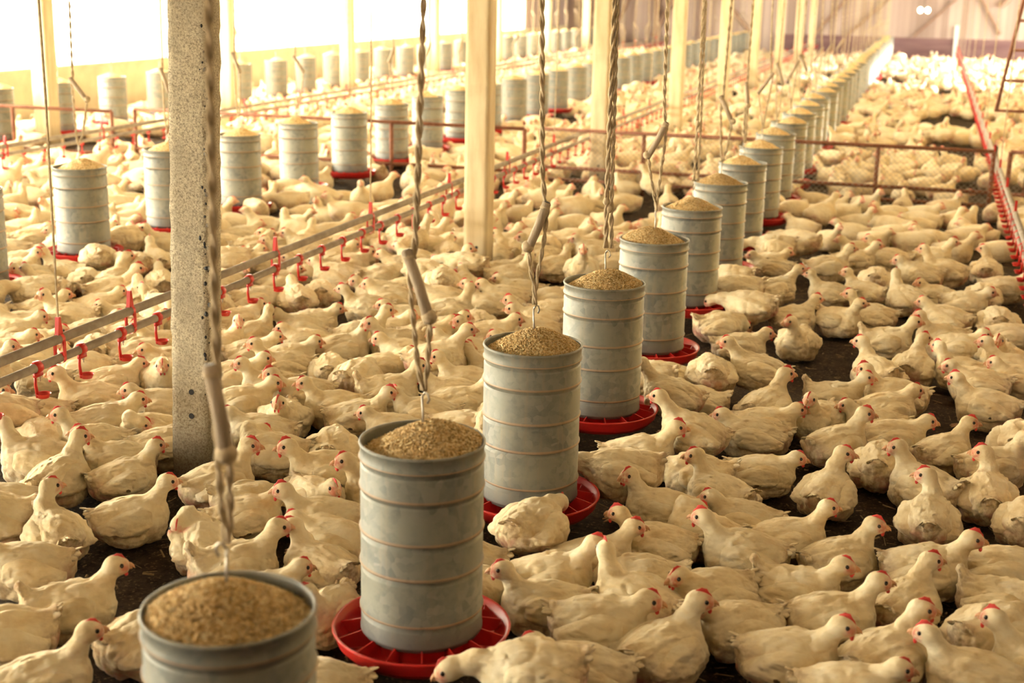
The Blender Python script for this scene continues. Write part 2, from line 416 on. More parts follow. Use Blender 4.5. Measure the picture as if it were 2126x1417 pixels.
def surface_nets(D, org, h):
    S = D < 0
    nx, ny, nz = D.shape
    acc = np.zeros((nx-1, ny-1, nz-1, 3), np.float32); cnt = np.zeros((nx-1, ny-1, nz-1), np.float32)
    for ax in range(3):
        sl0 = [slice(None)]*3; sl1 = [slice(None)]*3; sl0[ax] = slice(0, -1); sl1[ax] = slice(1, None)
        a, b = D[tuple(sl0)], D[tuple(sl1)]
        cr = (a < 0) != (b < 0)
        t = np.where(cr, a/np.where(cr, a-b, 1), 0).astype(np.float32)
        o1, o2 = [i for i in range(3) if i != ax]
        for u in (0, 1):
            for v in (0, 1):
                s = [slice(None)]*3; n = [nx-1, ny-1, nz-1]
                s[o1] = slice(u, u+n[o1]); s[o2] = slice(v, v+n[o2])
                c = cr[tuple(s)]; tt = t[tuple(s)]
                cnt += c; acc[..., ax] += tt*c; acc[..., o1] += u*c; acc[..., o2] += v*c
    act = cnt > 0
    idx = np.full(act.shape, -1, np.int32); idx[act] = np.arange(act.sum())
    ijk = np.argwhere(act)
    V = (ijk+acc[act]/cnt[act][:, None])*h+np.asarray(org)
    F = []
    for ax in range(3):
        o1, o2 = [(1, 2), (2, 0), (0, 1)][ax]
        sl0 = [slice(1, -1)]*3; sl1 = [slice(1, -1)]*3; sl0[ax] = slice(0, -1); sl1[ax] = slice(1, None)
        a, b = S[tuple(sl0)], S[tuple(sl1)]
        for flip, mk in ((False, a & ~b), (True, ~a & b)):
            g = np.argwhere(mk)
            if not len(g): continue
            g = g+np.array([0 if i == ax else 1 for i in range(3)])
            q = []
            for du, dv in ((0, 0), (-1, 0), (-1, -1), (0, -1)):
                c = g.copy(); c[:, o1] += du; c[:, o2] += dv
                q.append(idx[c[:, 0], c[:, 1], c[:, 2]])
            q = np.stack(q, 1)
            if flip: q = q[:, ::-1]
            F.append(q)
    F = np.concatenate(F); F = F[(F >= 0).all(1)]
    return V, F

HS = 1.14                                              # size of the head
class Pose:
    """one bearing of a bird: body height, where the head is held and where it looks"""
    def __init__(s, head=(.150, 0, .235), yaw=0, pitch=0, stand=0.0, tilt=.10, tail=.6, plump=1.0, seed=0, comb=1.0, spread=0.0, neckmid=None):
        s.head = np.array(head, float); s.yaw = radians(yaw); s.hp = radians(pitch); s.stand = stand; s.tilt = tilt
        s.tail = tail; s.plump = plump; s.seed = seed; s.comb = comb; s.spread = spread; s.neckmid = neckmid
        s.hr = rotm(s.yaw, s.hp); s.hf = s.hr[:, 0]
    def hw(s, p): return s.head+s.hr @ (np.array(p, float)*HS)

    def body(s, P, fine=True):
        z = s.stand; p = s.plump; ry = rotm(0, s.tilt); c0 = np.array([0, 0, .088+z])
        if s.stand > .02:
            def T(q): return c0+ry @ (np.array(q, float)-np.array([0, 0, .088]))
        else:
            def T(q): return np.array(q, float)+np.array([0, 0, z+q[0]*.08])
        d = sd_ell(P, T((-.010, 0, .096)), (.122, .100*p, .090), ry)
        d = smin(d, sd_ell(P, T((.060, 0, .082)), (.082, .088*p, .080), ry), .05)
        d = smin(d, sd_ell(P, T((-.090, 0, .092)), (.068, .074, .066), ry), .05)
        for sg in (1, -1):
            d = smin(d, sd_ell(P, T((-.010, sg*.070*p, .050)), (.082, .042, .050), ry), .03)
            d = smin(d, sd_ell(P, T((.085, sg*.045*p, .058)), (.050, .040, .052), ry), .025)
            if s.stand > .02:
                d = smin(d, sd_cone(P, T((.005, sg*.052, .035)), (.012, sg*.052, .075), .040, .017), .03)
        # tail root
        tb = T((-.115, 0, .110)); te = T((-.160, 0, .112+.06*s.tail))
        q = P.copy(); q[..., 1] *= .62
        d = smin(d, sd_cone(q, tb, te, .042, .017), .045)
        # neck and head
        nb = T((.092, 0, .115)); H = s.head
        mid = np.array(s.neckmid) if s.neckmid is not None else nb*.45+H*.55-s.hf*.018+np.array([.004, 0, -.006])
        d = smin(d, sd_cone(P, nb, mid, .050, .031), .045)
        d = smin(d, sd_cone(P, mid, H-s.hf*.006, .031, .0265), .025)
        hd = sd_ell(P, H+s.hf*.001, (.0365*HS, .0265*HS, .0300*HS), s.hr)
        hd = smin(hd, sd_ell(P, s.hw((.022, 0, -.005)), (.0215*HS, .0180*HS, .0200*HS), s.hr), .014)
        d = smin(d, hd, .016)
        if fine:
            rh = np.clip((np.linalg.norm(P-H, axis=-1)-.045)/.06, 0.12, 1)
            n = vnoise(P, (20, 30, 36), s.seed)*.0050+vnoise(P, (42, 72, 84), s.seed+1)*.0032+vnoise(P, (70, 120, 130), s.seed+2)*.0014
            n += (1-np.abs(vnoise(P, (15, 32, 26), s.seed+2)))**4*-.0060
            d = d-n*rh
        if s.stand <= .02:
            d = np.maximum(d, -(P[..., 2]-.001))
        return d

    def wing(s, P, bd, sg):
        ry = rotm(0, s.tilt if s.stand > .02 else .08); z = s.stand
        q = (P-np.array([-.012, 0, .100+z], dtype=np.float32)) @ ry.astype(np.float32)
        x = q[..., 0]; zz = q[..., 2]; t = np.clip((.085-x)/.20, 0, 1)
        cz = .012+.004*t-.016*t*t; hz = .052*np.sqrt(np.clip(1-((x-.0)/.105)**2, .0, 1))*(1-.25*t)
        hz = np.where(x < -.0, np.maximum(hz, .045*(1-np.clip((-.0-x)/.16, 0, 1)**1.6)), hz)
        m2 = np.maximum(np.abs(zz-cz)-hz, np.maximum(x-.095, -x-.128))
        edge = np.clip(-m2/.016, 0, 1); th = .0005+(.008+.013*np.clip(t*1.6, 0, 1))*np.sqrt(edge)+s.spread*.02*t
        lin = -np.abs(np.sin((zz*85+x*30)*pi/1.5))**6*.0030*np.clip(t*1.6-.30, 0, 1)
        lin += vnoise(P, (34, 60, 75), s.seed+4)*.0030
        d = np.maximum(np.maximum(bd-th-lin, -bd-.012), m2)
        return np.maximum(d, .012-sg*P[..., 1])

    def grid(s, h):
        lo = np.array([-.235, -.135, -.012]); hi = np.array([.20, .135, .23+s.stand])
        lo = np.minimum(lo, s.head-.06); hi = np.maximum(hi, s.head+.06); lo[2] = max(lo[2], -.012)
        n = np.ceil((hi-lo)/h).astype(int)+1
        ax = [lo[i]+np.arange(n[i])*h for i in range(3)]
        return np.stack(np.meshgrid(*ax, indexing='ij'), -1).astype(np.float32), lo

    def masks(s, V):
        H = s.head; loc = (V-H) @ s.hr/HS
        face = np.exp(-((loc[:, 0]-.030)/.019)**2-((loc[:, 2]+.003)/.026)**2)*(.7+.5*vnoise(V.astype(np.float32), (130, 130, 130), 1))
        face = np.clip(face*1.5-.22, 0, .85)*(np.linalg.norm(V-H, axis=1) < .07)
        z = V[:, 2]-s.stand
        dirt = np.clip((.085-z)/.07, 0, 1)*.95+np.clip((-.10-V[:, 0])/.08, 0, 1)*.75+.12  # soiled flanks and rear, deepened to paint in shade between birds
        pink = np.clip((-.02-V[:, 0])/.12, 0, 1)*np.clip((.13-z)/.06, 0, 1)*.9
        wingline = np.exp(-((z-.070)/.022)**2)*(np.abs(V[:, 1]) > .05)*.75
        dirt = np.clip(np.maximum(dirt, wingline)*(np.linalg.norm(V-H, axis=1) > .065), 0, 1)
        return np.stack([face, dirt, pink*(np.linalg.norm(V-H, axis=1) > .09), np.ones(len(V))], 1)

    # small parts in head space
    def comb_mb(s):
        m = MB(); n = 9; c = s.comb; V = []; F = []
        xs = np.linspace(.040, -.016, n)
        for i, x in enumerate(xs):
            base = .0245-max(0, x-.016)*.95-max(0, -x)*.3; t = i/(n-1)
            ht = (.0030+.0090*math.sin(pi*min(1, t*1.02))**.6)*c*(1.0 if i % 2 else .82)
            for dz, w in ((-.004, .0030), (ht*.55, .0026), (ht, .0011)):
                for sg in (1, -1): V.append(s.hw((x+dz*.15, sg*w, base+dz)))
        for i in range(n-1):
            a, b = i*6, i*6+6
            F += [(a, b, b+2, a+2), (a+2, b+2, b+4, a+4), (a+1, a+3, b+3, b+1), (a+3, a+5, b+5, b+3), (a+4, b+4, b+5, a+5)]
        F += [(0, 2, 3, 1), (2, 4, 5, 3)]; e = (n-1)*6; F += [(e, e+1, e+3, e+2), (e+2, e+3, e+5, e+4)]
        return m.add(V, F)
    def wattle_mb(s):
        m = MB()
        for sg in (1, -1):
            b = MB().ball((0, 0, 0), (.0060, .0035, .0065*s.comb), 8, 6)
            V = np.array([s.hw(v+np.array([.031, sg*.0075, -.0245])) for v in b.V[0]]); m.add(V, b.F)
        return m
    def beak_mb(s):
        m = MB()
        up = [(.035, 0, .000), (.046, 0, -.002), (.053, 0, -.006), (.0575, 0, -.0125)]
        m.tube([s.hw(p) for p in up], [.0105, .0078, .0046, .0006], 8)
        m.tube([s.hw(p) for p in ((.034, 0, -.0095), (.045, 0, -.011), (.0515, 0, -.0125))], [.0070, .0046, .0008], 8)
        return m
    def eye_mb(s, sg):
        b = MB().ball((0, 0, 0), (.0066, .0046, .0066), 10, 7)
        return MB().add([s.hw(v+np.array([.0185, sg*.0222, .0060])) for v in b.V[0]], b.F)
    def tail_mb(s):
        m = MB(); z = s.stand
        base = np.array([-.128, 0, .120+z+.025*s.tail]) if s.stand <= .02 else np.array([-.128, 0, .120+z-.128*math.sin(s.tilt)+.025*s.tail])
        k = 7
        for i in range(k):
            a = (i-(k-1)/2)/((k-1)/2); fan = .38*a; el = .15+s.tail*.62-.15*abs(a)
            dr = np.array([-cos(el)*cos(fan), sin(fan)*cos(el)*.9, sin(el)]); sd = np.cross(dr, [0, 0, 1.0]); sd /= np.linalg.norm(sd)
            up = np.cross(sd, dr); roll = a*.9; w = sd*cos(roll)+up*sin(roll)*-1; nn = np.cross(dr, w)
            b0 = base+np.array([0, a*.022, -.006*abs(a)]); L = .072-.012*abs(a)+.006*math.sin(i*2.7+s.seed)
            V = []; F = []
            for t, wd in ((0, .008), (.35, .0125), (.7, .0125), (.92, .008), (1.0, .002)):
                p = b0+dr*L*t-np.array([0, 0, .012])*t*t
                V += [p-w*wd, p+nn*.0022, p+w*wd, p-nn*.0022]
            for j in range(4):
                for q in range(4): F.append((j*4+q, j*4+(q+1) % 4, j*4+4+(q+1) % 4, j*4+4+q))
            F += [(3, 2, 1, 0), (16, 17, 18, 19)]
            m.add(V, F)
        return m
    def leg_mb(s, sg):
        m = MB(); y = sg*.052; st = .012*sg
        m.tube([(.012, y, .085), (.004+st, y, .055), (.010+st, y, .010)], [.010, .0075, .0075], 8)
        for a in (-28, 0, 28):
            c, n = cos(radians(a)), sin(radians(a))
            m.tube([(.008+st, y, .012), (.030*c+st, y+.030*n, .010), (.058*c+st, y+.058*n, .005)], [.0068, .0056, .0026], 6)
        m.tube([(.008+st, y, .012), (-.014+st, y, .008), (-.030+st, y, .005)], [.0062, .0045, .0022], 6)
        return m
    def toes_mb(s, sg):
        m = MB(); y = sg*.055
        for a in (-20, 6, 30):
            c, n = cos(radians(a)), sin(radians(a))
            m.tube([(.085, y, .012), (.085+.045*c, y+.03*n, .011), (.085+.075*c, y+.06*n, .005)], [.0075, .006, .0026], 6)
        return m

def with_mask(me, mask):
    a = me.color_attributes.new('mask', 'FLOAT_COLOR', 'POINT'); a.data.foreach_set('color', mask.astype(np.float32).ravel())

PROTO = {}
def proto_meshes(key, pose, h=.0052):
    P, lo = pose.grid(h); bd = pose.body(P)
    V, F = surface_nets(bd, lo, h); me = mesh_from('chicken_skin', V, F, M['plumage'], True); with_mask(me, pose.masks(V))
    parts = []
    for sg in (1, -1):
        w = pose.wing(P, bd, sg); wv, wf = surface_nets(w, lo, h); wm = mesh_from('wing_feathers', wv, wf, M['plumage'], True)
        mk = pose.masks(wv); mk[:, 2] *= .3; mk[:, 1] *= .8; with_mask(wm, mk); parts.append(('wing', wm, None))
    tm = pose.tail_mb().mesh('tail_feathers', M['plumage'], True); tv = np.concatenate(pose.tail_mb().V); mk = np.zeros((len(tv), 4)); mk[:, 1] = .35; with_mask(tm, mk)
    parts.append(('tail', tm, None))
    parts.append(('comb', pose.comb_mb().mesh('red_comb', M['comb'], True), None))
    parts.append(('wattles', pose.wattle_mb().mesh('red_wattles', M['comb'], True), None))
    parts.append(('beak', pose.beak_mb().mesh('beak_horn', M['beak'], True), None))
    for sg in (1, -1): parts.append(('eye', pose.eye_mb(sg).mesh('eye_ball', M['eye'], True), None))
    if pose.stand > .02:
        for sg in (1, -1): parts.append(('leg', pose.leg_mb(sg).mesh('leg_scales', M['leg'], True), None))
    elif pose.spread > 0:
        parts.append(('foot', pose.toes_mb(1).mesh('foot_scales', M['leg'], True), None))
    PROTO[key] = (me, parts, pose)

def lod(pose, h):
    """a plain copy of a bird for the mass far away: skin with comb and beak in one"""
    P, lo = pose.grid(h); V, F = surface_nets(pose.body(P, h < .012), lo, h)
    mk = pose.masks(V)
    c = pose.comb_mb(); cv = np.concatenate(c.V); cf = np.array([f for f in c.F if len(f) == 4])
    mc = np.zeros((len(cv), 4)); mc[:, 0] = 1
    if h < .015:                                       # beak and eyes too where they can still be made out
        for part, red in ((pose.beak_mb(), .55),):
            bv = np.concatenate(part.V); bf = np.array([g for g in part.F if len(g) == 4]); mb = np.zeros((len(bv), 4)); mb[:, 0] = red
            cf = np.concatenate([cf, bf+len(cv)]); cv = np.concatenate([cv, bv]); mc = np.concatenate([mc, mb])
    return np.concatenate([V, cv]).astype(np.float32), np.concatenate([F, cf+len(V)]).astype(np.int32), np.concatenate([mk, mc]).astype(np.float32)

POSES = {
    'S0': Pose(seed=0), 'S1': Pose(head=(.135, .012, .232), yaw=42, seed=1, tail=.9), 'S-1': Pose(head=(.135, -.012, .230), yaw=-42, seed=2, comb=1.25),
    'S2': Pose(head=(.118, .022, .238), yaw=85, seed=3, plump=1.05, comb=1.2), 'S-2': Pose(head=(.118, -.022, .240), yaw=-85, seed=4, tail=.4),
    'S3': Pose(head=(.100, .022, .232), yaw=135, seed=5), 'S-3': Pose(head=(.100, -.022, .236), yaw=-135, seed=6, comb=1.3),
    'L0': Pose(head=(.148, 0, .188), pitch=-6, seed=7, plump=1.06), 'L1': Pose(head=(.138, .026, .190), yaw=55, seed=8), 'L-1': Pose(head=(.138, -.026, .192), yaw=-55, seed=9, plump=1.04),
    'H0': Pose(head=(.176, .01, .095), yaw=8, pitch=-35, seed=10, tail=1.0, plump=1.08, neckmid=(.145, .004, .135)),
    'R1': Pose(head=(.045, .088, .165), yaw=165, pitch=-25, seed=11, neckmid=(.105, .055, .185)), 'R-1': Pose(head=(.045, -.088, .165), yaw=-165, pitch=-25, seed=12, neckmid=(.105, -.055, .185)),
    'T0': Pose(head=(.165, 0, .330), stand=.085, tilt=.22, seed=13, tail=.5), 'T1': Pose(head=(.150, .02, .325), yaw=60, stand=.085, tilt=.2, seed=14), 'T-1': Pose(head=(.150, -.02, .325), yaw=-60, stand=.085, tilt=.2, seed=15),
    'P0': Pose(head=(.245, .01, .185), yaw=6, pitch=-22, stand=.08, tilt=.0, seed=16, tail=.9, plump=1.05, neckmid=(.175, .005, .205)),
    'F0': Pose(head=(.152, 0, .225), seed=17, tail=1.5, spread=.2), 'F1': Pose(head=(.135, .015, .228), yaw=35, seed=18, tail=1.3, spread=.3, plump=1.05),
    'S0b': Pose(head=(.155, .004, .222), yaw=-8, seed=19, spread=.2, comb=1.35, plump=1.06),
}
# ------------------------------------------------------------------ the house: floor, walls, openings, roof
XL, XR, Y0, Y1 = -10.4, 6.6, -5.0, 40.0
RIDGE_X, EAVE, RIDGE = -1.9, 2.75, 4.3

def structure(o): o['kind'] = 'structure'; return o

n = 90
gx = np.linspace(XL, XR, n); gy = np.concatenate([np.linspace(Y0, 1.5, 8), np.linspace(1.6, 13, 150), np.linspace(13.3, Y1, 60)])
GX, GY = np.meshgrid(gx, gy, indexing='ij'); P = np.stack([GX, GY, np.zeros_like(GX)], -1).astype(np.float32)
GZ = vnoise(P, (2.1, 2.1, 1), 0)*.010+vnoise(P, (6, 6, 1), 1)*.006-.012
V = np.stack([GX, GY, GZ], -1).reshape(-1, 3); m_ = len(gy)
ii, jj = np.meshgrid(np.arange(n-1), np.arange(m_-1), indexing='ij'); a = (ii*m_+jj).ravel()
structure(ob('floor', mesh_from('litter_floor', V, np.stack([a, a+m_, a+m_+1, a+1], 1), M['litter'], True)))
b = MB().box((-60, 20, -.35), (98, 140, .1)); structure(b.build('ground_outside', M['sand']))

def panel(name, x0, x1, y0, y1, z0, z1, mat):
    return structure(MB().box(((x0+x1)/2, (y0+y1)/2, (z0+z1)/2), (x1-x0, y1-y0, z1-z0)).build(name, mat))
# window side: low limewashed wall, open above it to the eave
panel('wall_left', XL-.14, XL, Y0, Y1, -.3, .66, M['limewash'])
panel('trim_1', XL-.18, XL+.03, Y0, 33.5, .66, .70, M['limewash'])
panel('wall_left_top', XL-.14, XL, Y0, Y1, 2.45, EAVE, M['planks'])
panel('wall_left_end', XL-.10, XL, 35.6, Y1, .66, 2.45, M['planks'])
for i, y in enumerate(np.arange(1.9, 36, 3.9)):
    panel('trim_%d' % (i+2), XL-.09, XL-.02, y-.035, y+.035, .70, 2.45, M['limewash'])
for i, y in enumerate((18.4, 26.2, 33.6)):
    structure(MB().tube([(XL-.05, y, 2.4), (XL-.05, y+1.5, .72)], .035, 6).build('trim_%d' % (i+20), M['limewash']))
panel('wall_right', XR, XR+.14, Y0, Y1, -.3, .66, M['limewash'])
panel('wall_right_top', XR, XR+.14, Y0, Y1, 2.45, EAVE, M['planks'])
panel('wall_right_sunblock', XR, XR+.10, Y0, 10.0, .66, 2.45, M['planks'])  # unseen boards added to keep low sun off the near birds
tag(panel('wall_right_diffuser', XR+.02, XR+.025, 10.0, 26.0, .66, 2.45, M['diffuser']))  # unseen cloth added to spread soft daylight into the far aisle
panel('wall_back', XL-.14, XR+.14, Y0-.14, Y0, -.3, 4.4, M['planks'])
panel('wall_front', XL-.14, XR+.14, Y1, Y1+.14, -.3, 4.4, M['planks'])
panel('baseboard_front', -4.3, 3.4, Y1-.06, Y1, 0.0, .60, M['darkboard'])
for i, x in enumerate((-1.27, .58)):
    panel('trim_%d' % (i+30), x-.05, x+.05, Y1-.10, Y1, 0, .64 if i == 0 else .95, M['white_trim'])
k = 0
for (x0, z0, x1, z1, r) in ((-.9, 2.0, -2.3, .62, .05), (-.55, .62, .75, 1.9, .035), (1.0, 1.9, 1.7, .75, .05), (1.65, 1.5, 2.6, 2.6, .09), (-3.2, .62, -1.9, 2.2, .05), (-5.0, .6, -6.4, 2.2, .07), (-7.8, .4, -6.9, 2.2, .07), (-9.0, .5, -8.2, 2.2, .05)):
    structure(MB().tube([(x0, Y1-.09, z0), (x1, Y1-.09, z1)], r, 6).build('trim_%d' % (40+k), M['brace'])); k += 1
for x in (-7.7, -8.9, -6.4): structure(MB().box((x, Y1-.08, 1.3), (.14, .12, 2.6)).build('trim_%d' % (40+k), M['brace'])); k += 1
panel('window_1', -9.75, -9.25, Y1-.05, Y1, 1.0, 1.7, M['darkboard'])
# roof and the rails the ropes hang from
for nm, xa, xb in (('ceiling_left', XL-.6, RIDGE_X), ('ceiling_right', RIDGE_X, XR+.6)):
    za, zb = (EAVE-.05, RIDGE) if xa < RIDGE_X-1 else (RIDGE, EAVE-.05)
    structure(MB().add([(xa, Y0-.3, za), (xb, Y0-.3, zb), (xb, Y1+.3, zb), (xa, Y1+.3, za), (xa, Y0-.3, za+.06), (xb, Y0-.3, zb+.06), (xb, Y1+.3, zb+.06), (xa, Y1+.3, za+.06)],
              [(0, 1, 2, 3), (7, 6, 5, 4), (0, 4, 5, 1), (1, 5, 6, 2), (2, 6, 7, 3), (3, 7, 4, 0)]).build(nm, M['roof']))
RAIL_Z = 2.72
ROW_X = {'aisle': -1.163, 'middle': -4.95, 'window': -9.15}
for i, x in enumerate((-1.163, -4.95, -9.15, -3.07, -7.25, .62)):
    structure(MB().box((x, 18.5, RAIL_Z+.03), (.06, 43, .06)).build('trim_%d' % (60+i), M['roof']))
for i, y in enumerate(np.arange(.25, 40, 3.98)):
    structure(MB().box(((XL+XR)/2, y, RAIL_Z+.13), (XR-XL, .08, .14)).build('trim_%d' % (70+i), M['roof']))

# lamps: unseen fill lamps added overhead, then the twin bulbs hung low
def fill_lamp_bits():
    s = MB().lathe([(.022, .10), (.03, .06), (.10, .03), (.155, -.03), (.150, -.03), (.095, .022), (.028, .05), (.018, .09)], 24)
    return s.mesh('fill_lamp_shade', M['tin'], True), MB().ball((0, 0, .02), (.032, .032, .04), 12, 8).mesh('fill_lamp_bulb', M['bulb'], True)
ls, lb = fill_lamp_bits()
for i, (x, y) in enumerate(FILL_LAMP_SPOTS):
    z = FILL_LAMP_Z+.03
    t = thing('hanging_lamp', 'added tin shaded fill lamp, %s from the camera under the roof beams' % ordinal(i), 'lamp', (x, y, z), group='added fill lamps under the roof beams')
    ob('shade', ls, t); ob('bulb', lb, t); MB().tube([(0, 0, .09), (0, 0, RAIL_Z+.06-z)], .004, 5).build('flex', M['black'], t)
t = thing('hanging_lamp', 'twin white bulbs hanging low on a cable before the far end wall', 'lamp', (-.25, 31.0, 1.44))
MB().tube([(0, 0, .05), (0, 0, RAIL_Z+.4-1.44)], .008, 5).build('flex', M['black'], t); MB().box((0, 0, .05), (.12, .03, .03)).build('holder', M['tin'], t)
for s in (-.075, .075): MB().ball((s, 0, 0), (.05, .05, .06), 10, 7).build('bulb', M['bulb'], t, True)

# posts
def post(name, mat, w, d, h, lean=0, rough=.0, seed=0, holes=()):
    """square post: rings of points so that edges can be worn"""
    r = np.random.default_rng(seed); nz = 90 if rough else 14; m = MB(); prof = []
    k = 6
    xs = np.linspace(-w/2, w/2, k+1); ys = np.linspace(-d/2, d/2, k+1)
    per = [(x, -d/2) for x in xs[:-1]]+[(w/2, y) for y in ys[:-1]]+[(x, d/2) for x in xs[::-1][:-1]]+[(-w/2, y) for y in ys[::-1][:-1]]
    per = np.array(per); N = len(per); V = []
    corner = np.array([1 if i % k == 0 else 0 for i in range(N)])
    for j in range(nz+1):
        z = h*j/nz
        p = per.copy()
        p *= (1-.05*corner)[:, None]
        if rough: p *= 1+(r.normal(0, rough, N)-rough*1.6*corner*r.random(N))[:, None]
        V += [(a+lean*z, b, z) for a, b in p]
    F = [(j*N+i, j*N+(i+1) % N, (j+1)*N+(i+1) % N, (j+1)*N+i) for j in range(nz) for i in range(N)]
    F += [tuple(range(N-1, -1, -1)), tuple(range(nz*N, nz*N+N))]
    return m.add(V, F).mesh(name, mat, True)
POSTS_A = [(-2.445, 4.20), (-2.61, 8.0), (-2.83, 12.2), (-2.85, 16.2), (-2.88, 20.2), (-2.94, 24.2), (-2.94, 28.2), (-2.94, 32.2), (-2.97, 36.2)]
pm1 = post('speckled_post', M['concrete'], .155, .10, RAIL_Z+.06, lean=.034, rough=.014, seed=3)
pm2 = post('cream_post', M['cream'], .155, .15, RAIL_Z+.06, rough=.004, seed=4)
pm3 = post('cream_post_wide', M['cream'], .20, .17, RAIL_Z+.06, rough=.004, seed=6)
hole = MB().tube([(0, 0, 0), (0, .012, 0)], .0105, 10).mesh('bolt_hole', M['black'])
for i, (x, y) in enumerate(POSTS_A):
    first = i == 0
    t = thing('roof_post', 'rough speckled grey post nearest the camera beside the red drinker line' if first else 'cream painted wooden roof post, %s along the line beside the aisle feeders' % ordinal(i), 'post', (x, y, 0), group=None if first else 'cream roof posts by the aisle feeders')
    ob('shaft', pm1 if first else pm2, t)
    if i < 4:
        hs = [(.015, .27), (.019, .36)] if first else [(.012, .13), (.012, .21)]
        for hx, hz in hs: ob('bolt_hole', hole, t, (hx, -(.10 if first else .15)/2-.002, hz))
    if first:                                        # worn pits along the front corner
        qq = np.random.default_rng(9)
        for k in range(60):
            z = .3+1.6*qq.random(); s_ = qq.uniform(.002, .0075)*(1.5 if qq.random() < .12 else 1)
            MB().ball((.0775-.010+.034*z+qq.normal(0, .008), -.05+.003, z), (s_, .005, s_*qq.uniform(.8, 1.6)), 7, 5).build('pit', M['black'], t, True)
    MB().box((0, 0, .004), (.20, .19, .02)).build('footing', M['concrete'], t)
for i in range(7):
    t = thing('roof_post', 'cream wooden roof post, %s along the bright window side' % ordinal(i), 'post', (-8.75, 12.3+3.9*i, 0), group='cream roof posts by the windows')
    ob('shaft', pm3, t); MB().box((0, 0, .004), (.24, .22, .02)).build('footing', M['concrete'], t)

# ------------------------------------------------------------------ feeders
RIM, TB, RT = .66, .14, .160
def tube_profile(detail=True):
    H = RIM-TB; pts = [(RT-.003, 0), (RT+.002, .004), (RT+.002, .010), (RT, .014)]
    for f in (.12, .365, .545, .765, .775+.135):
        z = H*f
        pts += [(RT, z-.016), (RT-.001, z-.014), (RT-.007, z-.004), (RT-.007, z-.001), (RT+.003, z+.002), (RT+.004, z+.006), (RT, z+.012)]
    pts = sorted(pts, key=lambda p: p[1])
    pts += [(RT, H-.012), (RT+.003, H-.008), (RT+.004, H-.004), (RT+.002, H), (RT-.002, H), (RT-.003, H-.008), (RT-.004, H-.14), (RT-.01, H-.145)]
    return [(r, z+TB) for r, z in pts]
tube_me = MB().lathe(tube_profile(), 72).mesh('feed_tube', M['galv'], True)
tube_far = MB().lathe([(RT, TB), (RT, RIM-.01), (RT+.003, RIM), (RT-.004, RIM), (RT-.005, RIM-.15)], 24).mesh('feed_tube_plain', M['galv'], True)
def pan():
    m = MB()
    m.lathe([(.05, .085), (.17, .082), (.205, .088), (.226, .110), (.233, .135), (.238, .141), (.236, .146), (.229, .143), (.221, .118), (.200, .096), (.165, .092), (.10, .105), (.04, .125)], 64)
    return m.mesh('red_pan', M['red'], True)
def grille():
    m = MB()
    for i in range(14):
        a = 2*pi*i/14; c, s = cos(a), sin(a)
        m.add([(p[0]*c-w*s, p[0]*s+w*c, p[1]) for p in ((.135, .095), (.205, .098), (.222, .128), (.135, .150)) for w in (-.002, .002)], [(0, 2, 4, 6), (1, 7, 5, 3), (0, 1, 3, 2), (2, 3, 5, 4), (4, 5, 7, 6), (6, 7, 1, 0)])
    m.lathe([(.132, .088), (.137, .088), (.137, .152), (.132, .152)], 40)
    return m.mesh('pan_grille', M['red'])
pan_me, grille_me = pan(), grille()
pan_far = MB().lathe([(.05, .085), (.20, .088), (.233, .135), (.237, .143), (.222, .12), (.17, .095), (.05, .11)], 28).mesh('red_pan_plain', M['red'], True)
cone_me = MB().lathe([(.155, TB+.002), (.155, TB-.006), (.06, .115)], 32).mesh('tube_outlet', M['galv'], True)
def heap(seed, pellets, rings=26, seg=64):
    r_ = np.random.default_rng(seed); V = []; dx, dy = r_.uniform(-.03, .03), r_.uniform(-.03, .03)
    def hz_(d): return RIM-.034+.092*(1-np.minimum(np.sqrt(d*d+.0012)/.178, 1)**1.25)
    for j in range(rings+1):
        rad = (RT-.006)*j/rings
        for i in range(seg):
            a = 2*pi*i/seg; x, y = rad*cos(a), rad*sin(a)
            d = math.hypot(x-dx, y-dy); V.append((x, y, hz_(d)))
    V = np.array(V, np.float32)
    V[:, 2] += vnoise(V, (28, 28, 0), seed)*.005+vnoise(V, (85, 85, 0), seed+1)*.0035
    def zat(x, y):
        d = np.hypot(x-dx, y-dy); return hz_(d)
    F = [(j*seg+i, (j+1)*seg+i, (j+1)*seg+(i+1) % seg, j*seg+(i+1) % seg) for j in range(rings) for i in range(seg)]
    m = MB().add(V, F)
    if pellets:
        n = pellets; rad = (RT-.008)*np.sqrt(r_.random(n)); an = r_.random(n)*2*pi; x, y = rad*np.cos(an), rad*np.sin(an); z = zat(x, y)+.0035
        A = r_.normal(size=(n, 3)); A[:, 2] *= .4; A /= np.linalg.norm(A, axis=1)[:, None]
        B = np.cross(A, [0, 0, 1.0]); B /= np.linalg.norm(B, axis=1)[:, None]; C = np.cross(A, B); c = np.stack([x, y, z], 1)
        L = r_.uniform(.0035, .0065, n)[:, None]; w = .0024
        PV = np.stack([c-A*L, c+B*w-A*L*.5, c+C*w-A*L*.5, c-B*w-A*L*.5, c-C*w-A*L*.5, c+B*w+A*L*.5, c+C*w+A*L*.5, c-B*w+A*L*.5, c-C*w+A*L*.5, c+A*L], 1).reshape(-1, 3)
        f = [(0, 2, 1), (0, 3, 2), (0, 4, 3), (0, 1, 4), (1, 2, 6, 5), (2, 3, 7, 6), (3, 4, 8, 7), (4, 1, 5, 8), (5, 6, 9), (6, 7, 9), (7, 8, 9), (8, 5, 9)]
        m.add(PV, [tuple(q+10*i for q in g) for i in range(n) for g in f])
    return m.mesh('feed_heap', M['feed'], True)
heaps_near = [heap(40+i, 3200) for i in range(3)]
heaps_mid = [heap(50+i, 0) for i in range(3)]
heaps_far = [heap(60, 0, 5, 20)]
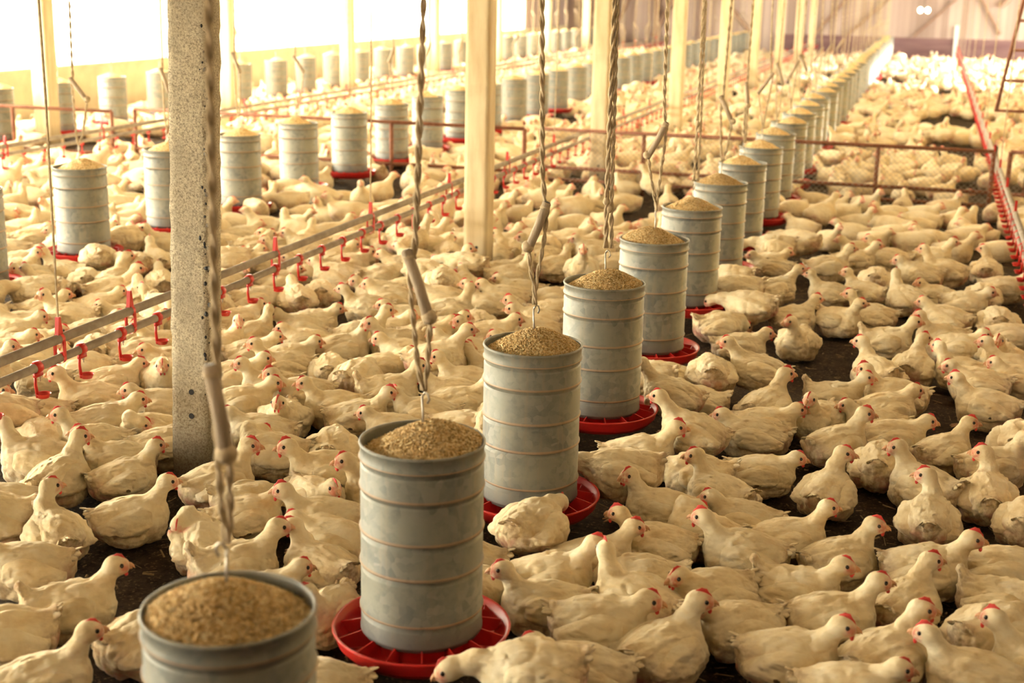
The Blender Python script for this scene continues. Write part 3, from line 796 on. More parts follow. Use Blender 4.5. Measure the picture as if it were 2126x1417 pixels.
def hanger_mesh():
    m = MB(); zt = RIM+.115
    m.tube([(0, 0, RIM-.05), (.002, 0, RIM+.06), (-.001, 0, zt)], .0032, 6)
    m.tube([(0, 0, zt), (.008, 0, zt+.012), (.018, 0, zt+.008), (.022, 0, zt-.006), (.016, 0, zt-.016)], .003, 6)
    m.tube([(-.155, 0, RIM-.03), (0, 0, RIM-.045), (.155, 0, RIM-.03)], .003, 6)
    return m.mesh('wire_hanger', M['wire'], True)
hang_me = hanger_mesh(); HOOK_Z = RIM+.115

# ropes with their wooden slides
def twist(m, pts, r, step=.007, seg=6):
    P = np.asarray(pts, float); d = np.concatenate([[0], np.cumsum(np.linalg.norm(np.diff(P, axis=0), axis=1))]); n = max(4, int(d[-1]/step))
    t = np.linspace(0, d[-1], n); C = np.stack([np.interp(t, d, P[:, i]) for i in range(3)], 1)
    for ph in (0, pi):
        a = t/(r*7)*2*pi/2+ph
        m.tube(C+np.stack([np.cos(a)*r*.55, np.sin(a)*r*.55, np.zeros(n)], 1), r*.62, seg)
def rope_thing(x, y, label, group, toggle, near, r=.011, seed=0, zt=None, hz=HOOK_Z):
    q = np.random.default_rng(seed); t = thing('hanging_rope', label, 'rope', (x, y, hz), group=group)
    top = RAIL_Z-hz; sx = q.uniform(-.012, .012)
    if toggle is None:
        zk = (zt or 1.1)-hz; pts = [(0, 0, .02), (sx*.6, .004, zk*.5), (sx, 0, zk), (sx*.4, 0, top*.7), (0, 0, top)]
        m = MB()
        if near:
            twist(m, pts, r); twist(m, [(p[0]+.022*(1-p[2]/top), p[1]+.005, p[2]) for p in pts[:4]]+[(0, 0.004, top)], r*.8)
        else: m.tube(pts, r*.9, 5)
        m.build('cord', M['rope'], t, True)
        if near:
            MB().ball((sx, 0, zk), (.014, .014, .018), 8, 6).build('knot', M['rope'], t, True); MB().ball((sx+.012, 0, zk-.03), (.012, .012, .016), 8, 6).build('knot', M['rope'], t, True)
        return t
    (ax, az), (bx, bz) = toggle                      # ends of the stick, x offset and height above the floor
    a = np.array([ax, -.012, az-hz]); b = np.array([bx, -.012, bz-hz])
    m = MB()
    up = [(0, 0, top), (sx*.5, 0, top*.6), (a[0]*.45, 0, a[2]+.10), (a[0]*.7+.004, 0, a[2]-.02)]
    l1 = [tuple(a+np.array([0, .012, -.02])), (a[0]*.75, .0, (a[2]+b[2])/2-.05), (a[0]*.3-.004, 0, .10), (0, 0, .015)]
    l2 = [tuple(b+np.array([0, .012, .02])), (b[0]*.75, 0.0, b[2]-.06), (b[0]*.35+.006, 0, .08), (.004, 0, .015)]
    if near:
        twist(m, up, r*1.05); twist(m, l1, r*.9); twist(m, l2, r*.9)
    else:
        m.tube(up, r*.85, 5); m.tube(l1, r*.7, 5); m.tube(l2, r*.7, 5)
    m.build('cord', M['rope'], t, True)
    s = MB(); d = (b-a)/np.linalg.norm(b-a); s.tube([a-d*.004, a, (a+b)/2+np.array([.003, 0, 0]), b, b+d*.004], [.011, .0145, .0140, .0145, .011], 10 if near else 6); s.build('toggle', M['stick'], t, True)
    if near:
        MB().tube([a+d*.001, a-d*.0052], .0095, 10).build('bore', M['black'], t)
        MB().ball(tuple(b+np.array([0, .0, .012])), (.021, .019, .020), 9, 6).build('knot', M['rope'], t, True); MB().ball(tuple(a*.92+b*.08), (.017, .016, .012), 9, 6).build('knot', M['rope'], t, True)
    return t

TOG = {0: ((-.014, 1.126), (.014, .955)), 1: ((-.039, 1.149), (.022, .975)), 2: ((.037, 1.125), (-.022, .970)), 4: ((.032, 1.196), (-.050, 1.035)), 6: ((-.03, 1.17), (.05, 1.015)),
       7: ((-.01, 1.19), (.01, 1.03)), 8: ((.05, 1.2), (-.05, 1.05)), 9: ((-.03, 1.22), (.03, 1.05)), 10: ((.04, 1.2), (-.03, 1.05))}
ROWS = [('aisle', -1.163, [2.091+1.032*k for k in range(36)]), ('middle', -4.95, [6.24]+[7.25+1.03*k for k in range(31)]), ('window', -9.15, [11.0+1.05*k for k in range(27)])]
TOGM = {1: ((-.02, 1.19), (.09, 1.06)), 3: ((-.03, 1.26), (.03, 1.12)), 4: ((-.03, 1.19), (.06, 1.07)), 6: ((.03, 1.19), (-.03, 1.05)), 7: ((.03, 1.2), (-.02, 1.06)), 8: ((.02, 1.2), (-.02, 1.06)), 2: ((-.02, 1.2), (.04, 1.04))}
FEEDERS = []
for rn, x, ys in ROWS:
    rr = np.random.default_rng({'aisle': 1, 'middle': 2, 'window': 3}[rn])
    for i, y in enumerate(ys):
        dist = math.hypot(x, y); dxx = float(rr.normal(0, .008)) if i > 4 else 0
        t = thing('tube_feeder', 'grey galvanised tube feeder full of feed, %s of the %s row' % (ordinal(i), rn), 'feeder', (x+dxx, y, 0), float(rr.uniform(0, 6.28)), 'tube feeders of the %s row' % rn)
        near, mid = dist < 8.5, dist < 17
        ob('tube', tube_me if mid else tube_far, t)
        ob('feed', (heaps_near if near else heaps_mid if mid else heaps_far)[i % (3 if mid else 1)], t)
        p = ob('pan', pan_me if mid else pan_far, t); p['label'] = 'red plastic feed pan'
        if mid: ob('grille', grille_me, p); ob('outlet', cone_me, t)
        ob('hanger', hang_me, t)
        FEEDERS.append((rn, i, x+dxx, y))
        tg = (TOG if rn == 'aisle' else TOGM).get(i) if rn != 'window' else None
        if tg is None and i > 8 and rr.random() < .6:
            s = 1 if rr.random() < .5 else -1; tg = ((.04*s, 1.2), (-.04*s, 1.06))
        rope_thing(x+dxx, y, 'hemp rope %sholding up the %s feeder of the %s row' % ('with wooden slide ' if tg else '', ordinal(i), rn), 'ropes of the %s row' % rn, tg, dist < 9.5, seed=i+100, r=.0078 if i != 3 else .0095, zt=1.1 if i != 3 else .98)

# ------------------------------------------------------------------ drinker lines
def cup_mesh():
    m = MB()
    m.lathe([(.0185, -.017), (.0215, -.015), (.0215, .015), (.0185, .017)], 14)
    V = np.concatenate(m.V); V = V[:, [0, 2, 1]]; c = MB().add(V, m.F)             # clip round the pipe
    c.box((.004, 0, -.026), (.014, .044, .014)); c.box((0, 0, .021), (.016, .03, .006))
    c.tube([(.0, -.012, -.026), (.0, -.014, -.06), (.004, -.012, -.112)], [.006, .0055, .0065], 6)
    q = MB().lathe([(.004, -.120), (.020, -.116), (.027, -.100), (.030, -.098), (.0285, -.1), (.019, -.111), (.004, -.113)], 16, (.016, .006, 0))
    c.add(np.concatenate(q.V), q.F)
    return c.mesh('red_drip_cup', M['red'], True)
def cup_far_mesh():
    c = MB().box((0, 0, -.012), (.03, .03, .036)).tube([(0, 0, -.03), (0, 0, -.11)], .006, 4)
    c.lathe([(.004, -.118), (.029, -.099), (.004, -.108)], 8); return c.mesh('red_drip_cup_plain', M['red'])
def nipple_mesh():
    return MB().tube([(.0, .014, -.022), (.0, .014, -.045)], .005, 6).tube([(.0, .014, -.045), (.0, .014, -.056)], .0022, 5).mesh('nipple', M['wire'])
def bracket_mesh():
    m = MB()
    m.add([(w, d, z) for z, wd in ((.085, .006), (.015, .016)) for w, d in ((-.008, -wd), (.008, -wd), (.008, wd), (-.008, wd))], [(0, 1, 5, 4), (1, 2, 6, 5), (2, 3, 7, 6), (3, 0, 4, 7), (3, 2, 1, 0), (4, 5, 6, 7)])
    q = MB().lathe([(.0225, -.009), (.0225, .009)], 14); V = np.concatenate(q.V)[:, [0, 2, 1]]; m.add(V, q.F); m.add(V+np.array([0, 0, -.075]), q.F)
    m.box((.021, 0, -.037), (.006, .014, .06)); m.box((-.021, 0, -.037), (.006, .014, .06))
    return m.mesh('red_bracket', M['red'])
cup_me, cup_far, nip_me, brk_me = cup_mesh(), cup_far_mesh(), nipple_mesh(), bracket_mesh()
def drinker_line(x, ya, yb, label, zu=.46, zl=.385, cups0=0, step=.2795, brackets=(), wires=(), side=1, cupcount=100):
    t = thing('drinker_line', label, 'drinker line', (x, ya, 0), group='red and grey drinker lines'); L = yb-ya
    MB().tube([(0, 0, zu), (0, L, zu)], .0185, 12).build('upper_pipe', M['pvc'], t, True)
    MB().tube([(0, 0, zl), (0, L, zl)], .0165, 12).build('water_pipe', M['pvc'], t, True)
    ys = np.arange(cups0, yb, step); ys = ys[ys > ya+.05]
    for i, y in enumerate(ys[:cupcount]):
        d = math.hypot(x, y); c = ob('drip_cup', cup_me if d < 12 else cup_far, t, (0, y-ya, zl)); c.rotation_euler = (0, 0, 0 if side > 0 else pi)
        if d < 12: n_ = ob('nipple', nip_me, c)
    rest = ys[cupcount:]
    if len(rest):
        V0 = np.array([v.co for v in cup_far.vertices]); F0 = [tuple(p.vertices) for p in cup_far.polygons]; m = MB()
        for y in rest: m.add(V0+np.array([0, y-ya, zl]), F0)
        m.build('drip_cup', M['red'], t)['kind'] = 'stuff'
    for y in brackets:
        b_ = ob('bracket', brk_me, t, (0, y-ya, zu))
        if y in wires: MB().tube([(0, y-ya, zu+.08), (.01, y-ya, zu+.9), (0, y-ya, RAIL_Z)], .0045, 5).build('hanging_wire', M['rope'], t)
    return t
B1 = [2.9, 4.30, 4.79, 6.12, 7.36, 8.75, 10.1, 11.48]+[12.9+1.4*k for k in range(19)]
drinker_line(-3.07, 2.4, 39.6, 'drinker line of two grey pipes with red drip cups passing behind the speckled post', cups0=4.153-.2795*5, brackets=B1, wires=[4.30, 7.36, 11.48, 15.7, 19.9, 24.1])
B2 = [8.2+1.4*k for k in range(22)]
drinker_line(-7.25, 7.5, 39.6, 'drinker line of red drip cups between the middle row and the window row', cups0=7.6, brackets=B2, wires=B2[::3], zu=.42, zl=.35)
B3 = [4.7+1.2*k for k in range(29)]
drinker_line(.62, 4.2, 39.6, 'drinker line with close red cups along the open side of the bare aisle', cups0=4.3, step=.24, brackets=B3, wires=B3[3::3], zu=.40, zl=.33, side=-1)

# ------------------------------------------------------------------ cross fences
FY = 11.9
def fence(x0, x1, label, posts, rails, mesh, name='pipe_fence', FY=FY):
    t = thing(name, label, 'fence', (x0, FY, 0), group='rusty fence sections')
    for z in rails: MB().tube([(0, 0, z), (x1-x0, 0, z)], .017, 10).build('rail', M['rust'], t, True)
    for x in posts: MB().tube([(x-x0, 0, -.01), (x-x0, 0, rails[0])], .019, 10).build('post', M['rust'], t, True)
    if mesh:
        m = MB(); w = x1-x0; h = rails[0]; p = .05
        for s in (1, -1):
            for k in np.arange(-h, w+h, p):
                xa, xb = k, k+s*h; za, zb = 0.02, h
                if s < 0: xa, xb = k, k-h
                if min(xa, xb) > w or max(xa, xb) < 0: continue
                def cl(xq): return max(0, min(w, xq))
                fa = (cl(xa)-xa)/(xb-xa); fb = (cl(xb)-xa)/(xb-xa)
                m.tube([(xa+(xb-xa)*fa, -.02, za+(zb-za)*fa), (xa+(xb-xa)*fb, -.02, za+(zb-za)*fb)], .0014, 3, False)
        m.build('wire_mesh', M['wire'], t)
    return t
fence(-3.30, .56, 'rusty pipe fence with diamond wire mesh crossing the aisle feeders', (-3.30, -2.36, -.36, .56), (.545, .205, .095), True)
fence(-7.46, -3.46, 'plain rusty three-rail gate between the two drinker lines', (-7.46, -3.46, -4.75), (.535, .15, .03), False, 'pipe_gate')
fence(-10.3, -7.62, 'rusty pipe fence between the gate and the bright windows', (-7.62, -8.75), (.515, .10), False, FY=11.74)
fence(.69, 3.6, 'rusty fence section on the far side of the aisle drinker line', (.69, 3.0), (.55, .2, .09), True)

# rusty ladder rack leaning beside the right-hand drinker line
t = thing('ladder_rack', 'rusty ladder frame standing upright past the fence at the edge of the aisle', 'ladder', (.78, 12.8, 0))
ra = lambda z: (-.20+.135*(z-.8), 0, z); rb = lambda z: (.02+.045*(z-.4)+.10, 0, z)
MB().tube([ra(.80), ra(2.5)], .016, 8).build('rail', M['rust'], t, True); MB().tube([(rb(0)[0], 0, 0), rb(2.5)], .016, 8).build('rail', M['rust'], t, True)
for z in (.81, 1.07, 1.33, 1.58, 1.85, 2.1, 2.35): MB().tube([ra(z), rb(z)], .013, 8).build('rung', M['rust'], t, True)

# straw and chips strewn over the litter
n = 9000; q = np.random.default_rng(5)
yy = 2.4+9.4*q.random(n)**1.6; xx = -7.5+9.5*q.random(n); L = q.uniform(.006, .028, n); w = q.uniform(.0012, .004, n); an = q.random(n)*2*pi; tz = q.uniform(-.25, .25, n)
c = np.stack([xx, yy, np.full(n, .004)], 1); A = np.stack([np.cos(an), np.sin(an), tz], 1); B = np.stack([-np.sin(an), np.cos(an), q.uniform(-.4, .4, n)], 1)
V = np.stack([c-A*L[:, None]-B*w[:, None], c+A*L[:, None]-B*w[:, None], c+A*L[:, None]+B*w[:, None], c-A*L[:, None]+B*w[:, None], c-A*L[:, None]*.9+np.array([0, 0, .002]), c+A*L[:, None]*.9+np.array([0, 0, .002])], 1).reshape(-1, 3)
f0 = np.array([(0, 1, 5, 4), (1, 2, 5, 5), (2, 3, 4, 5), (3, 0, 4, 4)])
F = []
for i in range(n):
    o_ = 6*i; F += [(o_, o_+1, o_+5, o_+4), (o_+1, o_+2, o_+5), (o_+2, o_+3, o_+4, o_+5), (o_+3, o_, o_+4), (o_+3, o_+2, o_+1, o_)]
st = ob('straw_chips', mesh_from('straw_chips', V, F, M['straw'])); tag(st, 'pale straw and wood chips strewn over the dark litter', 'straw', kind='stuff')
# ------------------------------------------------------------------ the flock
# birds noted one by one: column and row in a strip of the view, bearing of the body, bearing of the head, posture
STRIPS = {
 7: (0, 937, 2.952, '''800 375 2 0 S;420 950 4 -4 F;250 1380 8 0 S;255 215 55 0 S;225 450 105 15 S;140 690 170 175 L;50 1080 180 180 H;880 1130 25 25 H;725 125 12 0 S;
1340 500 95 95 R;1370 215 25 0 S;1625 262 0 0 H;1990 150 195 215 S;1900 285 300 310 L;1860 395 182 185 S;1590 400 10 0 L;2000 455 175 190 L;1960 655 130 190 S;1450 665 4 2 F;
1600 860 12 5 L;2010 960 245 200 S;2000 1385 180 180 L;30 400 170 180 H;90 260 180 180 L'''),
 8: (700, 937, 2.952, '''1285 1195 182 182 P;1290 820 190 195 S;1510 930 350 330 L;975 770 -8 -8 H;1250 715 5 0 S;1130 620 178 190 L;970 445 85 85 H;1330 450 65 50 P;1405 615 10 0 S;
1830 845 150 110 S;1700 690 180 180 H;1960 525 182 195 S;1960 355 172 195 S;1800 155 180 180 P;1850 15 5 0 S;1985 1180 48 10 S;1440 1395 178 180 L;870 110 90 90 H;150 260 190 185 S'''),
 9: (1400, 937, 2.928, '''280 250 140 185 S;150 135 178 178 H;540 100 2 0 L;930 225 75 5 S;645 500 8 12 S;340 570 182 185 S;470 440 178 195 L;1030 610 42 5 S;1420 655 8 0 S;1550 395 95 170 S;1550 205 155 190 S;
1250 70 85 85 H;1930 270 95 175 S;1930 70 25 0 S;2090 385 85 85 H;1990 680 0 0 L;2000 875 -4 0 F;755 830 -12 0 F;450 1030 215 195 L;890 975 8 0 S;1390 900 62 5 S;700 1225 6 0 S;1290 1240 55 5 S;
1860 1335 182 182 S;1950 1095 60 60 H;2190 1290 180 185 S;1050 1405 4 0 L;170 820 215 200 L;60 520 170 175 R'''),
 6: (1400, 470, 2.928, '''605 105 182 182 P;765 70 150 150 P;580 195 5 0 L;590 250 180 185 L;945 65 300 285 S;1100 200 8 5 S;930 245 10 5 S;960 395 178 185 S;985 555 320 5 S;715 545 25 5 S;745 690 255 200 S;595 345 14 5 T;
490 450 170 170 P;350 265 178 178 P;330 345 185 185 P;150 485 200 200 L;270 595 20 20 H;100 860 95 95 P;450 835 190 185 T;400 730 2 0 L;570 1100 62 10 S;120 1195 168 178 T;150 1020 178 178 H;30 965 185 180 L;
1290 695 2 0 F;1200 535 182 190 S;1160 395 155 185 S;1225 315 88 88 H;1400 435 135 110 S;1300 195 178 190 S;1490 290 182 190 L;1560 195 18 0 S;1450 80 2 0 H;1215 65 330 0 L;1130 145 180 190 L;1700 135 8 0 S;
1895 250 95 165 S;1640 275 178 190 S;1610 415 160 190 L;1765 465 2 0 L;1875 415 85 85 H;2000 365 5 0 L;1650 560 172 180 L;1965 575 95 95 H;1620 670 205 195 S;1480 845 80 20 S;1230 880 120 180 S;1330 1030 190 185 S;
985 1025 -2 0 F;1285 1135 30 10 L;880 1165 250 262 S;990 1310 42 5 S;1180 1180 185 188 L;500 1240 180 185 L;610 1185 2 0 L;1300 1235 5 0 L;1640 1340 50 5 S;1900 1085 176 182 S;1880 940 190 188 L;1750 875 190 160 S;
1740 740 5 0 L;1950 770 265 250 S;2055 860 182 185 S;2080 935 180 185 L;2050 665 5 0 L;2090 1300 88 88 H;1980 125 8 0 L;1850 40 170 180 L;1760 60 20 0 L;1580 60 190 185 L;1330 40 0 0 L;1080 20 180 180 L'''),
 4: (0, 470, 2.952, '''680 935 5 2 L;500 1085 178 180 S;640 1185 2 0 L;610 1300 178 185 S;740 1395 176 182 S;230 1285 85 40 H;300 1110 178 182 L;20 1110 200 200 T;900 1245 182 180 R;980 1345 4 0 L;990 1090 178 190 L;1000 905 270 280 L;
1010 800 190 195 L;860 800 2 0 H;640 765 88 88 H;260 925 180 195 L;170 800 4 0 L;85 645 2 0 L;225 600 178 200 L;40 775 5 0 L;480 565 165 190 S;255 500 8 0 L;600 475 4 0 L;685 395 6 0 S;685 335 60 20 S;820 195 120 120 P;
990 335 95 95 L;350 280 150 180 S;205 345 178 178 P;550 325 88 88 H;195 70 10 0 L;60 140 175 190 L;110 220 4 5 L;680 550 178 190 L;850 445 88 88 L;560 650 4 0 L;850 665 2 0 L;1570 440 4 4 H;1455 565 25 5 L;1580 660 30 70 S;
1960 400 88 88 H;1810 435 100 100 L;1920 580 4 0 L;1800 625 185 190 L;1895 705 178 180 L;1555 765 2 0 L;1740 850 186 188 S;1770 775 5 0 L;1660 965 190 188 S;1850 1030 200 188 S;2050 1100 192 188 S;1720 1170 262 275 S;
1640 1230 165 185 L;1680 1375 178 178 R;2030 1345 85 85 H;2030 870 88 60 H;1470 900 4 0 L;1480 1090 0 0 L;1560 120 15 5 L;1720 100 185 190 L;1480 40 5 0 L;1640 240 180 190 L;1480 200 2 0 L;1700 330 10 0 L;400 70 180 190 L;1900 260 182 190 L;2040 200 5 0 L;1880 120 180 190 L'''),
 5: (700, 470, 2.952, '''130 900 62 62 H;330 860 2 -10 L;335 1010 8 5 F;130 1150 2 0 S;430 1195 178 185 L;590 1190 178 0 L;800 1140 5 0 S;740 1215 340 0 S;690 985 182 188 L;880 1155 92 92 L;870 1290 95 95 L;760 945 182 188 S;900 860 180 190 S;
895 795 4 0 L;850 785 178 190 L;615 815 2 0 L;690 765 5 15 T;870 710 200 190 S;870 600 95 95 H;865 470 172 185 S;680 455 180 185 L;610 310 88 88 P;580 115 180 185 L;200 480 172 185 S;265 310 2 0 H;340 440 178 185 L;
270 425 190 195 L;330 730 200 200 F;165 660 5 0 S;290 640 5 0 L;80 750 8 0 S;620 630 4 0 L;1165 650 182 188 S;1210 570 178 185 S;1320 520 4 0 L;1290 430 2 0 L;1040 315 5 60 S;1045 440 178 190 L;1000 250 4 0 L;1260 190 178 190 S;
1340 120 88 88 H;1080 150 190 200 S;1500 240 268 280 T;1700 215 2 0 L;1480 60 4 0 L;1580 150 180 185 L;1950 850 172 172 P;1960 990 180 180 T;60 90 5 0 L;200 60 180 185 L;330 100 2 0 L;420 250 178 185 L;60 240 8 0 L;130 170 178 185 L;
1180 60 180 190 L;1420 110 5 0 L;1000 90 2 0 S;960 160 178 185 L;1620 60 5 0 L;1760 80 180 185 L;480 380 5 0 L;440 560 180 185 L;520 700 2 0 L;440 780 185 190 L;990 680 5 5 L;1080 780 180 185 L;1130 400 175 185 L'''),
}
def ang(d): return (d+180) % 360-180
def proto_for(pose, hd, fd, r):
    y = ang(fd-hd)
    if pose == 'S':
        k = min((0, 42, -42, 85, -85, 135, -135), key=lambda v: abs(v-y)); i = {0: '0', 42: '1', -42: '-1', 85: '2', -85: '-2', 135: '3', -135: '-3'}[k]
        return 'S0b' if i == '0' and r < .5 else 'S'+i
    if pose == 'L': k = min((0, 55, -55), key=lambda v: abs(v-y)); return {0: 'L0', 55: 'L1', -55: 'L-1'}[k]
    if pose == 'T': k = min((0, 60, -60), key=lambda v: abs(v-y)); return {0: 'T0', 60: 'T1', -60: 'T-1'}[k]
    if pose == 'R': return 'R1' if r < .5 else 'R-1'
    if pose == 'F': return 'F1' if y > 20 else 'F0'
    return pose+'0'
BIRDS = []                                             # x, y, bearing, posture
q = np.random.default_rng(21)
for sid, (ox, oy, s, txt) in STRIPS.items():
    for rec in txt.replace('\n', '').split(';'):
        px, py, hd, fd, pose = rec.split(); hd, fd = float(hd), float(fd)
        P = ground_at(ox+float(px)/s, oy+float(py)/s, .19 if pose in 'TP' else .10)
        az = math.degrees(math.atan2(P[1], P[0]))-90
        BIRDS.append([P[0], P[1], radians(az+hd+q.normal(0, 3)), proto_for(pose, hd, fd, q.random()), True])
# the rest of the flock fills the pens around and beyond them
BASE = np.array([b[:2] for b in BIRDS])
def clear_of(x, y, pts, d):
    return len(pts) == 0 or np.min((pts[:, 0]-x)**2+(pts[:, 1]-y)**2) > d*d
FEED_XY = np.array([f[2:4] for f in FEEDERS]); POST_XY = np.array(POSTS_A+[(-8.75, 12.3+3.9*i) for i in range(7)])
FILL = list(map(tuple, BASE)); cells = {}
def cadd(x, y): cells.setdefault((int(x//.4), int(y//.4)), []).append((x, y))
def cfree(x, y, d):
    i, j = int(x//.4), int(y//.4)
    return all((a-x)**2+(b-y)**2 > d*d for u in (-1, 0, 1) for v in (-1, 0, 1) for a, b in cells.get((i+u, j+v), ()))
for x, y in BASE: cadd(x, y)
NF = []
for tries in range(60000):
    y = 3.0+35.4*q.random()**1.25; x = -10.15+13.2*q.random()
    px, py, w = project(x, y, .1)
    if px < -140-30*y*0 or px > 2126+150 or py > 1500: continue
    noted = (py > 1010) or (px > 1000 and py > 600) or (px > 1390 and py > 470) or (px > 1100 and py > 560)
    if noted and -60 < px < 2180: continue
    d = .232 if y < 11.7 else .222
    if px > 1500 and y > 12: d = .30
    if 11.1 < y < FY and -7.4 < x < .6 and q.random() < .88: continue
    if abs(y-FY) < .14 or not cfree(x, y, d): continue
    if np.min(np.hypot(FEED_XY[:, 0]-x, FEED_XY[:, 1]-y)) < .27 or np.min(np.hypot(POST_XY[:, 0]-x, POST_XY[:, 1]-y)) < .2: continue
    if vnoise(np.array([[x, y, 0]], np.float32), (.8, .8, 1), 2)[0] > (.45 if px < 1500 else .30): continue
    cadd(x, y); NF.append((x, y))
fillp = ['S0', 'S1', 'S-1', 'S2', 'S-2', 'S0b', 'S0', 'S1', 'S-1', 'L0', 'L0', 'L1', 'L-1', 'L1', 'L-1', 'H0', 'R1', 'F0', 'T0', 'T1', 'P0', 'S3', 'S-3']
for x, y in NF:
    hd = q.choice([0, 180, 90, 270], p=[.38, .36, .18, .08])+q.normal(0, 22); az = math.degrees(math.atan2(y, x))-90
    pr = fillp[q.integers(len(fillp))]
    dx, dy = FEED_XY[:, 0]-x, FEED_XY[:, 1]-y; dd = np.hypot(dx, dy); k = int(np.argmin(dd))
    ang_w = radians(az+hd)
    if dd[k] < .42 and q.random() < .6: ang_w = math.atan2(dy[k], dx[k]); pr = 'P0' if dd[k] > .33 else 'L0'
    BIRDS.append([x, y, ang_w, pr, False])
# ease apart birds that would stand inside one another, a pan or a post
N = len(BIRDS); X = np.array([b[:2] for b in BIRDS], float); A = np.array([b[2] for b in BIRDS]); dirv = np.stack([np.cos(A), np.sin(A)], 1)
near = np.where(X[:, 1] < 16)[0]; home = X.copy()
offs = (-.070, .0, .062); rad = (.071, .089, .078)
for it in range(110):
    Xn = X[near]; D = dirv[near]; push = np.zeros_like(Xn)
    d2 = ((Xn[:, None]-Xn[None])**2).sum(-1); I, J = np.where((d2 < .36**2) & (np.arange(len(near))[:, None] < np.arange(len(near))[None]))
    for oa, ra_ in zip(offs, rad):
        for ob_, rb_ in zip(offs, rad):
            v = (Xn[I]+D[I]*oa)-(Xn[J]+D[J]*ob_); L = np.linalg.norm(v, axis=1); pen = np.maximum(ra_+rb_-.006-L, 0); u = v/np.maximum(L, 1e-6)[:, None]
            np.add.at(push, I, u*pen[:, None]*.2); np.add.at(push, J, -u*pen[:, None]*.2)
    for C, R in ((FEED_XY, .245), (POST_XY, .12)):
        for oa, ra_ in zip(offs, rad):
            v = Xn+D*oa; dl = v[:, None]-C[None]; L = np.linalg.norm(dl, axis=-1); k = L.argmin(1); Lk = L[np.arange(len(L)), k]; u = dl[np.arange(len(L)), k]/np.maximum(Lk, 1e-6)[:, None]
            stand = np.array([BIRDS[i][3][0] in 'PT' for i in near]); RR = np.where(stand & (C is FEED_XY), .215, R)
            push += u*np.maximum(RR+ra_-.01-Lk, 0)[:, None]*.5
    X[near] = Xn+push+(home[near]-Xn)*(.012 if it < 80 else 0)
for oa, ra_ in zip(offs, rad):                      # keep clear of the fence line
    yy_ = X[:, 1]+dirv[:, 1]*oa; bad = np.abs(yy_-FY) < ra_+.03; X[bad, 1] += np.where(X[bad, 1] > FY, 1, -1)*(ra_+.03-np.abs(yy_[bad]-FY))
# where two still sit in one another, the one behind gives way
order = sorted(range(N), key=lambda i: (not BIRDS[i][4], X[i, 1])); kept = {}; KEEP = set()
for i in order:
    x, y = X[i]; c = (int(x//.3), int(y//.3)); A_ = [X[i]+dirv[i]*o for o in (-.055, .055)]; ok = True
    for u in (-1, 0, 1):
        for v in (-1, 0, 1):
            for j in kept.get((c[0]+u, c[1]+v), ()):
                m_ = min(np.hypot(*(p-(X[j]+dirv[j]*o))) for p in A_ for o in (-.055, .055))
                if m_ < (.118 if BIRDS[i][4] and y < 5 else .136): ok = False
    if ok: kept.setdefault(c, []).append(i); KEEP.add(i)
# the three hundred that show largest stand as birds of their own, the rest are one mass
seen = []
for i in sorted(KEEP):
    px, py, w = project(X[i, 0], X[i, 1], .1)
    if -70 < px < 2196 and py < 1480: seen.append((w, i))
seen.sort(); solo = [i for w, i in seen[:300]]; mass = [i for w, i in seen[300:]]
for k, p in POSES.items(): proto_meshes(k, p)
LEAD = [(f[2], f[3], '%s %s-row feeder' % (ORD[f[1]], f[0])) for f in FEEDERS if (f[0] == 'aisle' and f[1] < 12) or (f[0] == 'middle' and f[1] < 8)]
LEAD += [(POSTS_A[0][0], POSTS_A[0][1], 'speckled grey post'), (POSTS_A[1][0], POSTS_A[1][1], 'nearest cream post'), (POSTS_A[2][0], POSTS_A[2][1], 'second cream post')]
WORDS = {'S': 'sitting head up', 'L': 'resting head low', 'H': 'crouched head down', 'R': 'preening its wing', 'T': 'standing tall', 'P': 'standing and feeding', 'F': 'sitting tail raised'}
def face(a):
    a = ang(math.degrees(a)-90+math.degrees(0))       # bearing against the length of the house
    return 'facing away' if abs(a) < 40 else 'facing camera' if abs(a) > 140 else 'facing windows' if a > 0 else 'facing aisle'
groups = {}
for i in solo:
    d = [math.hypot(X[i, 0]-l[0], X[i, 1]-l[1]) for l in LEAD]; k = int(np.argmin(d)); dx, dy = X[i, 0]-LEAD[k][0], X[i, 1]-LEAD[k][1]
    a = math.atan2(dy, dx)-YAW; c, s = cos(a), sin(a)
    side = ('beyond' if s > 0 else 'in front of') if abs(s) > abs(c) else ('on aisle side of' if c > 0 else 'on window side of')
    groups.setdefault((LEAD[k][2], side), []).append((d[k], i))
CLOSE = ['closest', 'second-closest', 'third-closest', 'fourth-closest', 'fifth-closest', 'sixth-closest', 'seventh-closest', 'eighth-closest', 'ninth-closest', 'tenth-closest', 'eleventh-closest', 'twelfth-closest']
label = {}
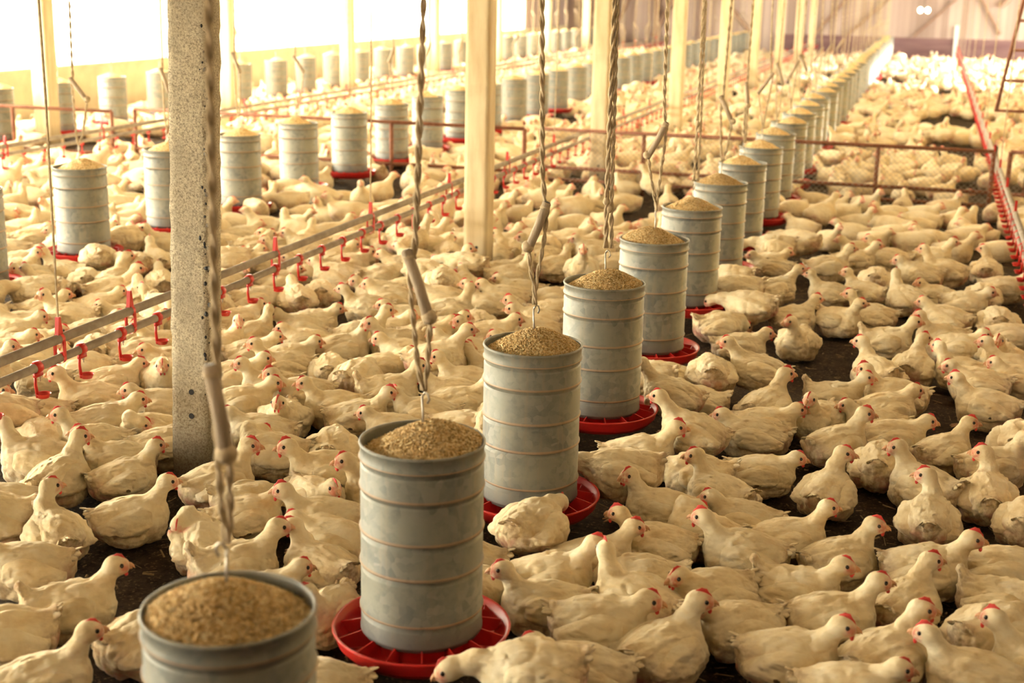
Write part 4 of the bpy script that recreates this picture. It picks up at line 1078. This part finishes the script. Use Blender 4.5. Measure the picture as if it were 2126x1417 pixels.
for (lead, side), lst in groups.items():
    for r, (dd, i) in enumerate(sorted(lst)):
        rk = CLOSE[r] if r < 12 else ordinal(r)+'-closest'
        label[i] = 'white broiler %s, %s, %s %s %s' % (WORDS[BIRDS[i][3][0]], face(A[i]), rk, side, lead)
q = np.random.default_rng(33)
for rank, i in enumerate(solo):
    me, parts, pose = PROTO[BIRDS[i][3]]
    o = ob('chicken', me); o.location = (X[i, 0], X[i, 1], 0); o.rotation_euler = (0, 0, A[i]); s = .83+.05*min(1, max(0, (math.hypot(X[i, 0], X[i, 1])-4.5)/3))+q.normal(0, .03); o.scale = (s*.98, s*q.uniform(1.0, 1.08), s*q.uniform(1.0, 1.10))
    tag(o, label[i], 'chicken', 'white broiler chickens on the litter')
    for nm, pm, _ in parts:
        if rank > 170 and nm in ('wattles', 'foot'): continue
        ob(nm, pm, o)
# far flock
lods = {}
for k in ('S0', 'S1', 'S-1', 'S2', 'S-2', 'L0', 'L1', 'L-1', 'H0', 'R1', 'F0', 'T0', 'P0'):
    lods[k] = [lod(POSES[k], h) for h in (.0098, .0135, .021, .030)]
VV, FF, MM = [], [], []; off = 0
for i in mass:
    k = BIRDS[i][3]
    if k not in lods: k = {'S0b': 'S0', 'S3': 'S2', 'S-3': 'S-2', 'R-1': 'R1', 'F1': 'F0', 'T1': 'T0', 'T-1': 'T0'}[k]
    w = math.hypot(X[i, 0], X[i, 1]); v, f, m = lods[k][0 if w < 9.5 else 1 if w < 13 else 2 if w < 21 else 3]
    s = .87+q.normal(0, .04); c_, s_ = cos(A[i])*s, sin(A[i])*s
    w3 = np.stack([v[:, 0]*c_-v[:, 1]*s_+X[i, 0], v[:, 0]*s_+v[:, 1]*c_+X[i, 1], v[:, 2]*s], 1)
    mm = m.copy(); mm[:, 1] *= q.uniform(.5, 1.2)
    VV.append(w3.astype(np.float32)); FF.append(f+off); MM.append(mm); off += len(v)
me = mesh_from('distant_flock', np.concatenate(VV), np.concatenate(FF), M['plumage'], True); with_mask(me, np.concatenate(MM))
tag(ob('distant_flock', me), 'mass of white broiler chickens filling the pens further back', 'chickens', kind='stuff')
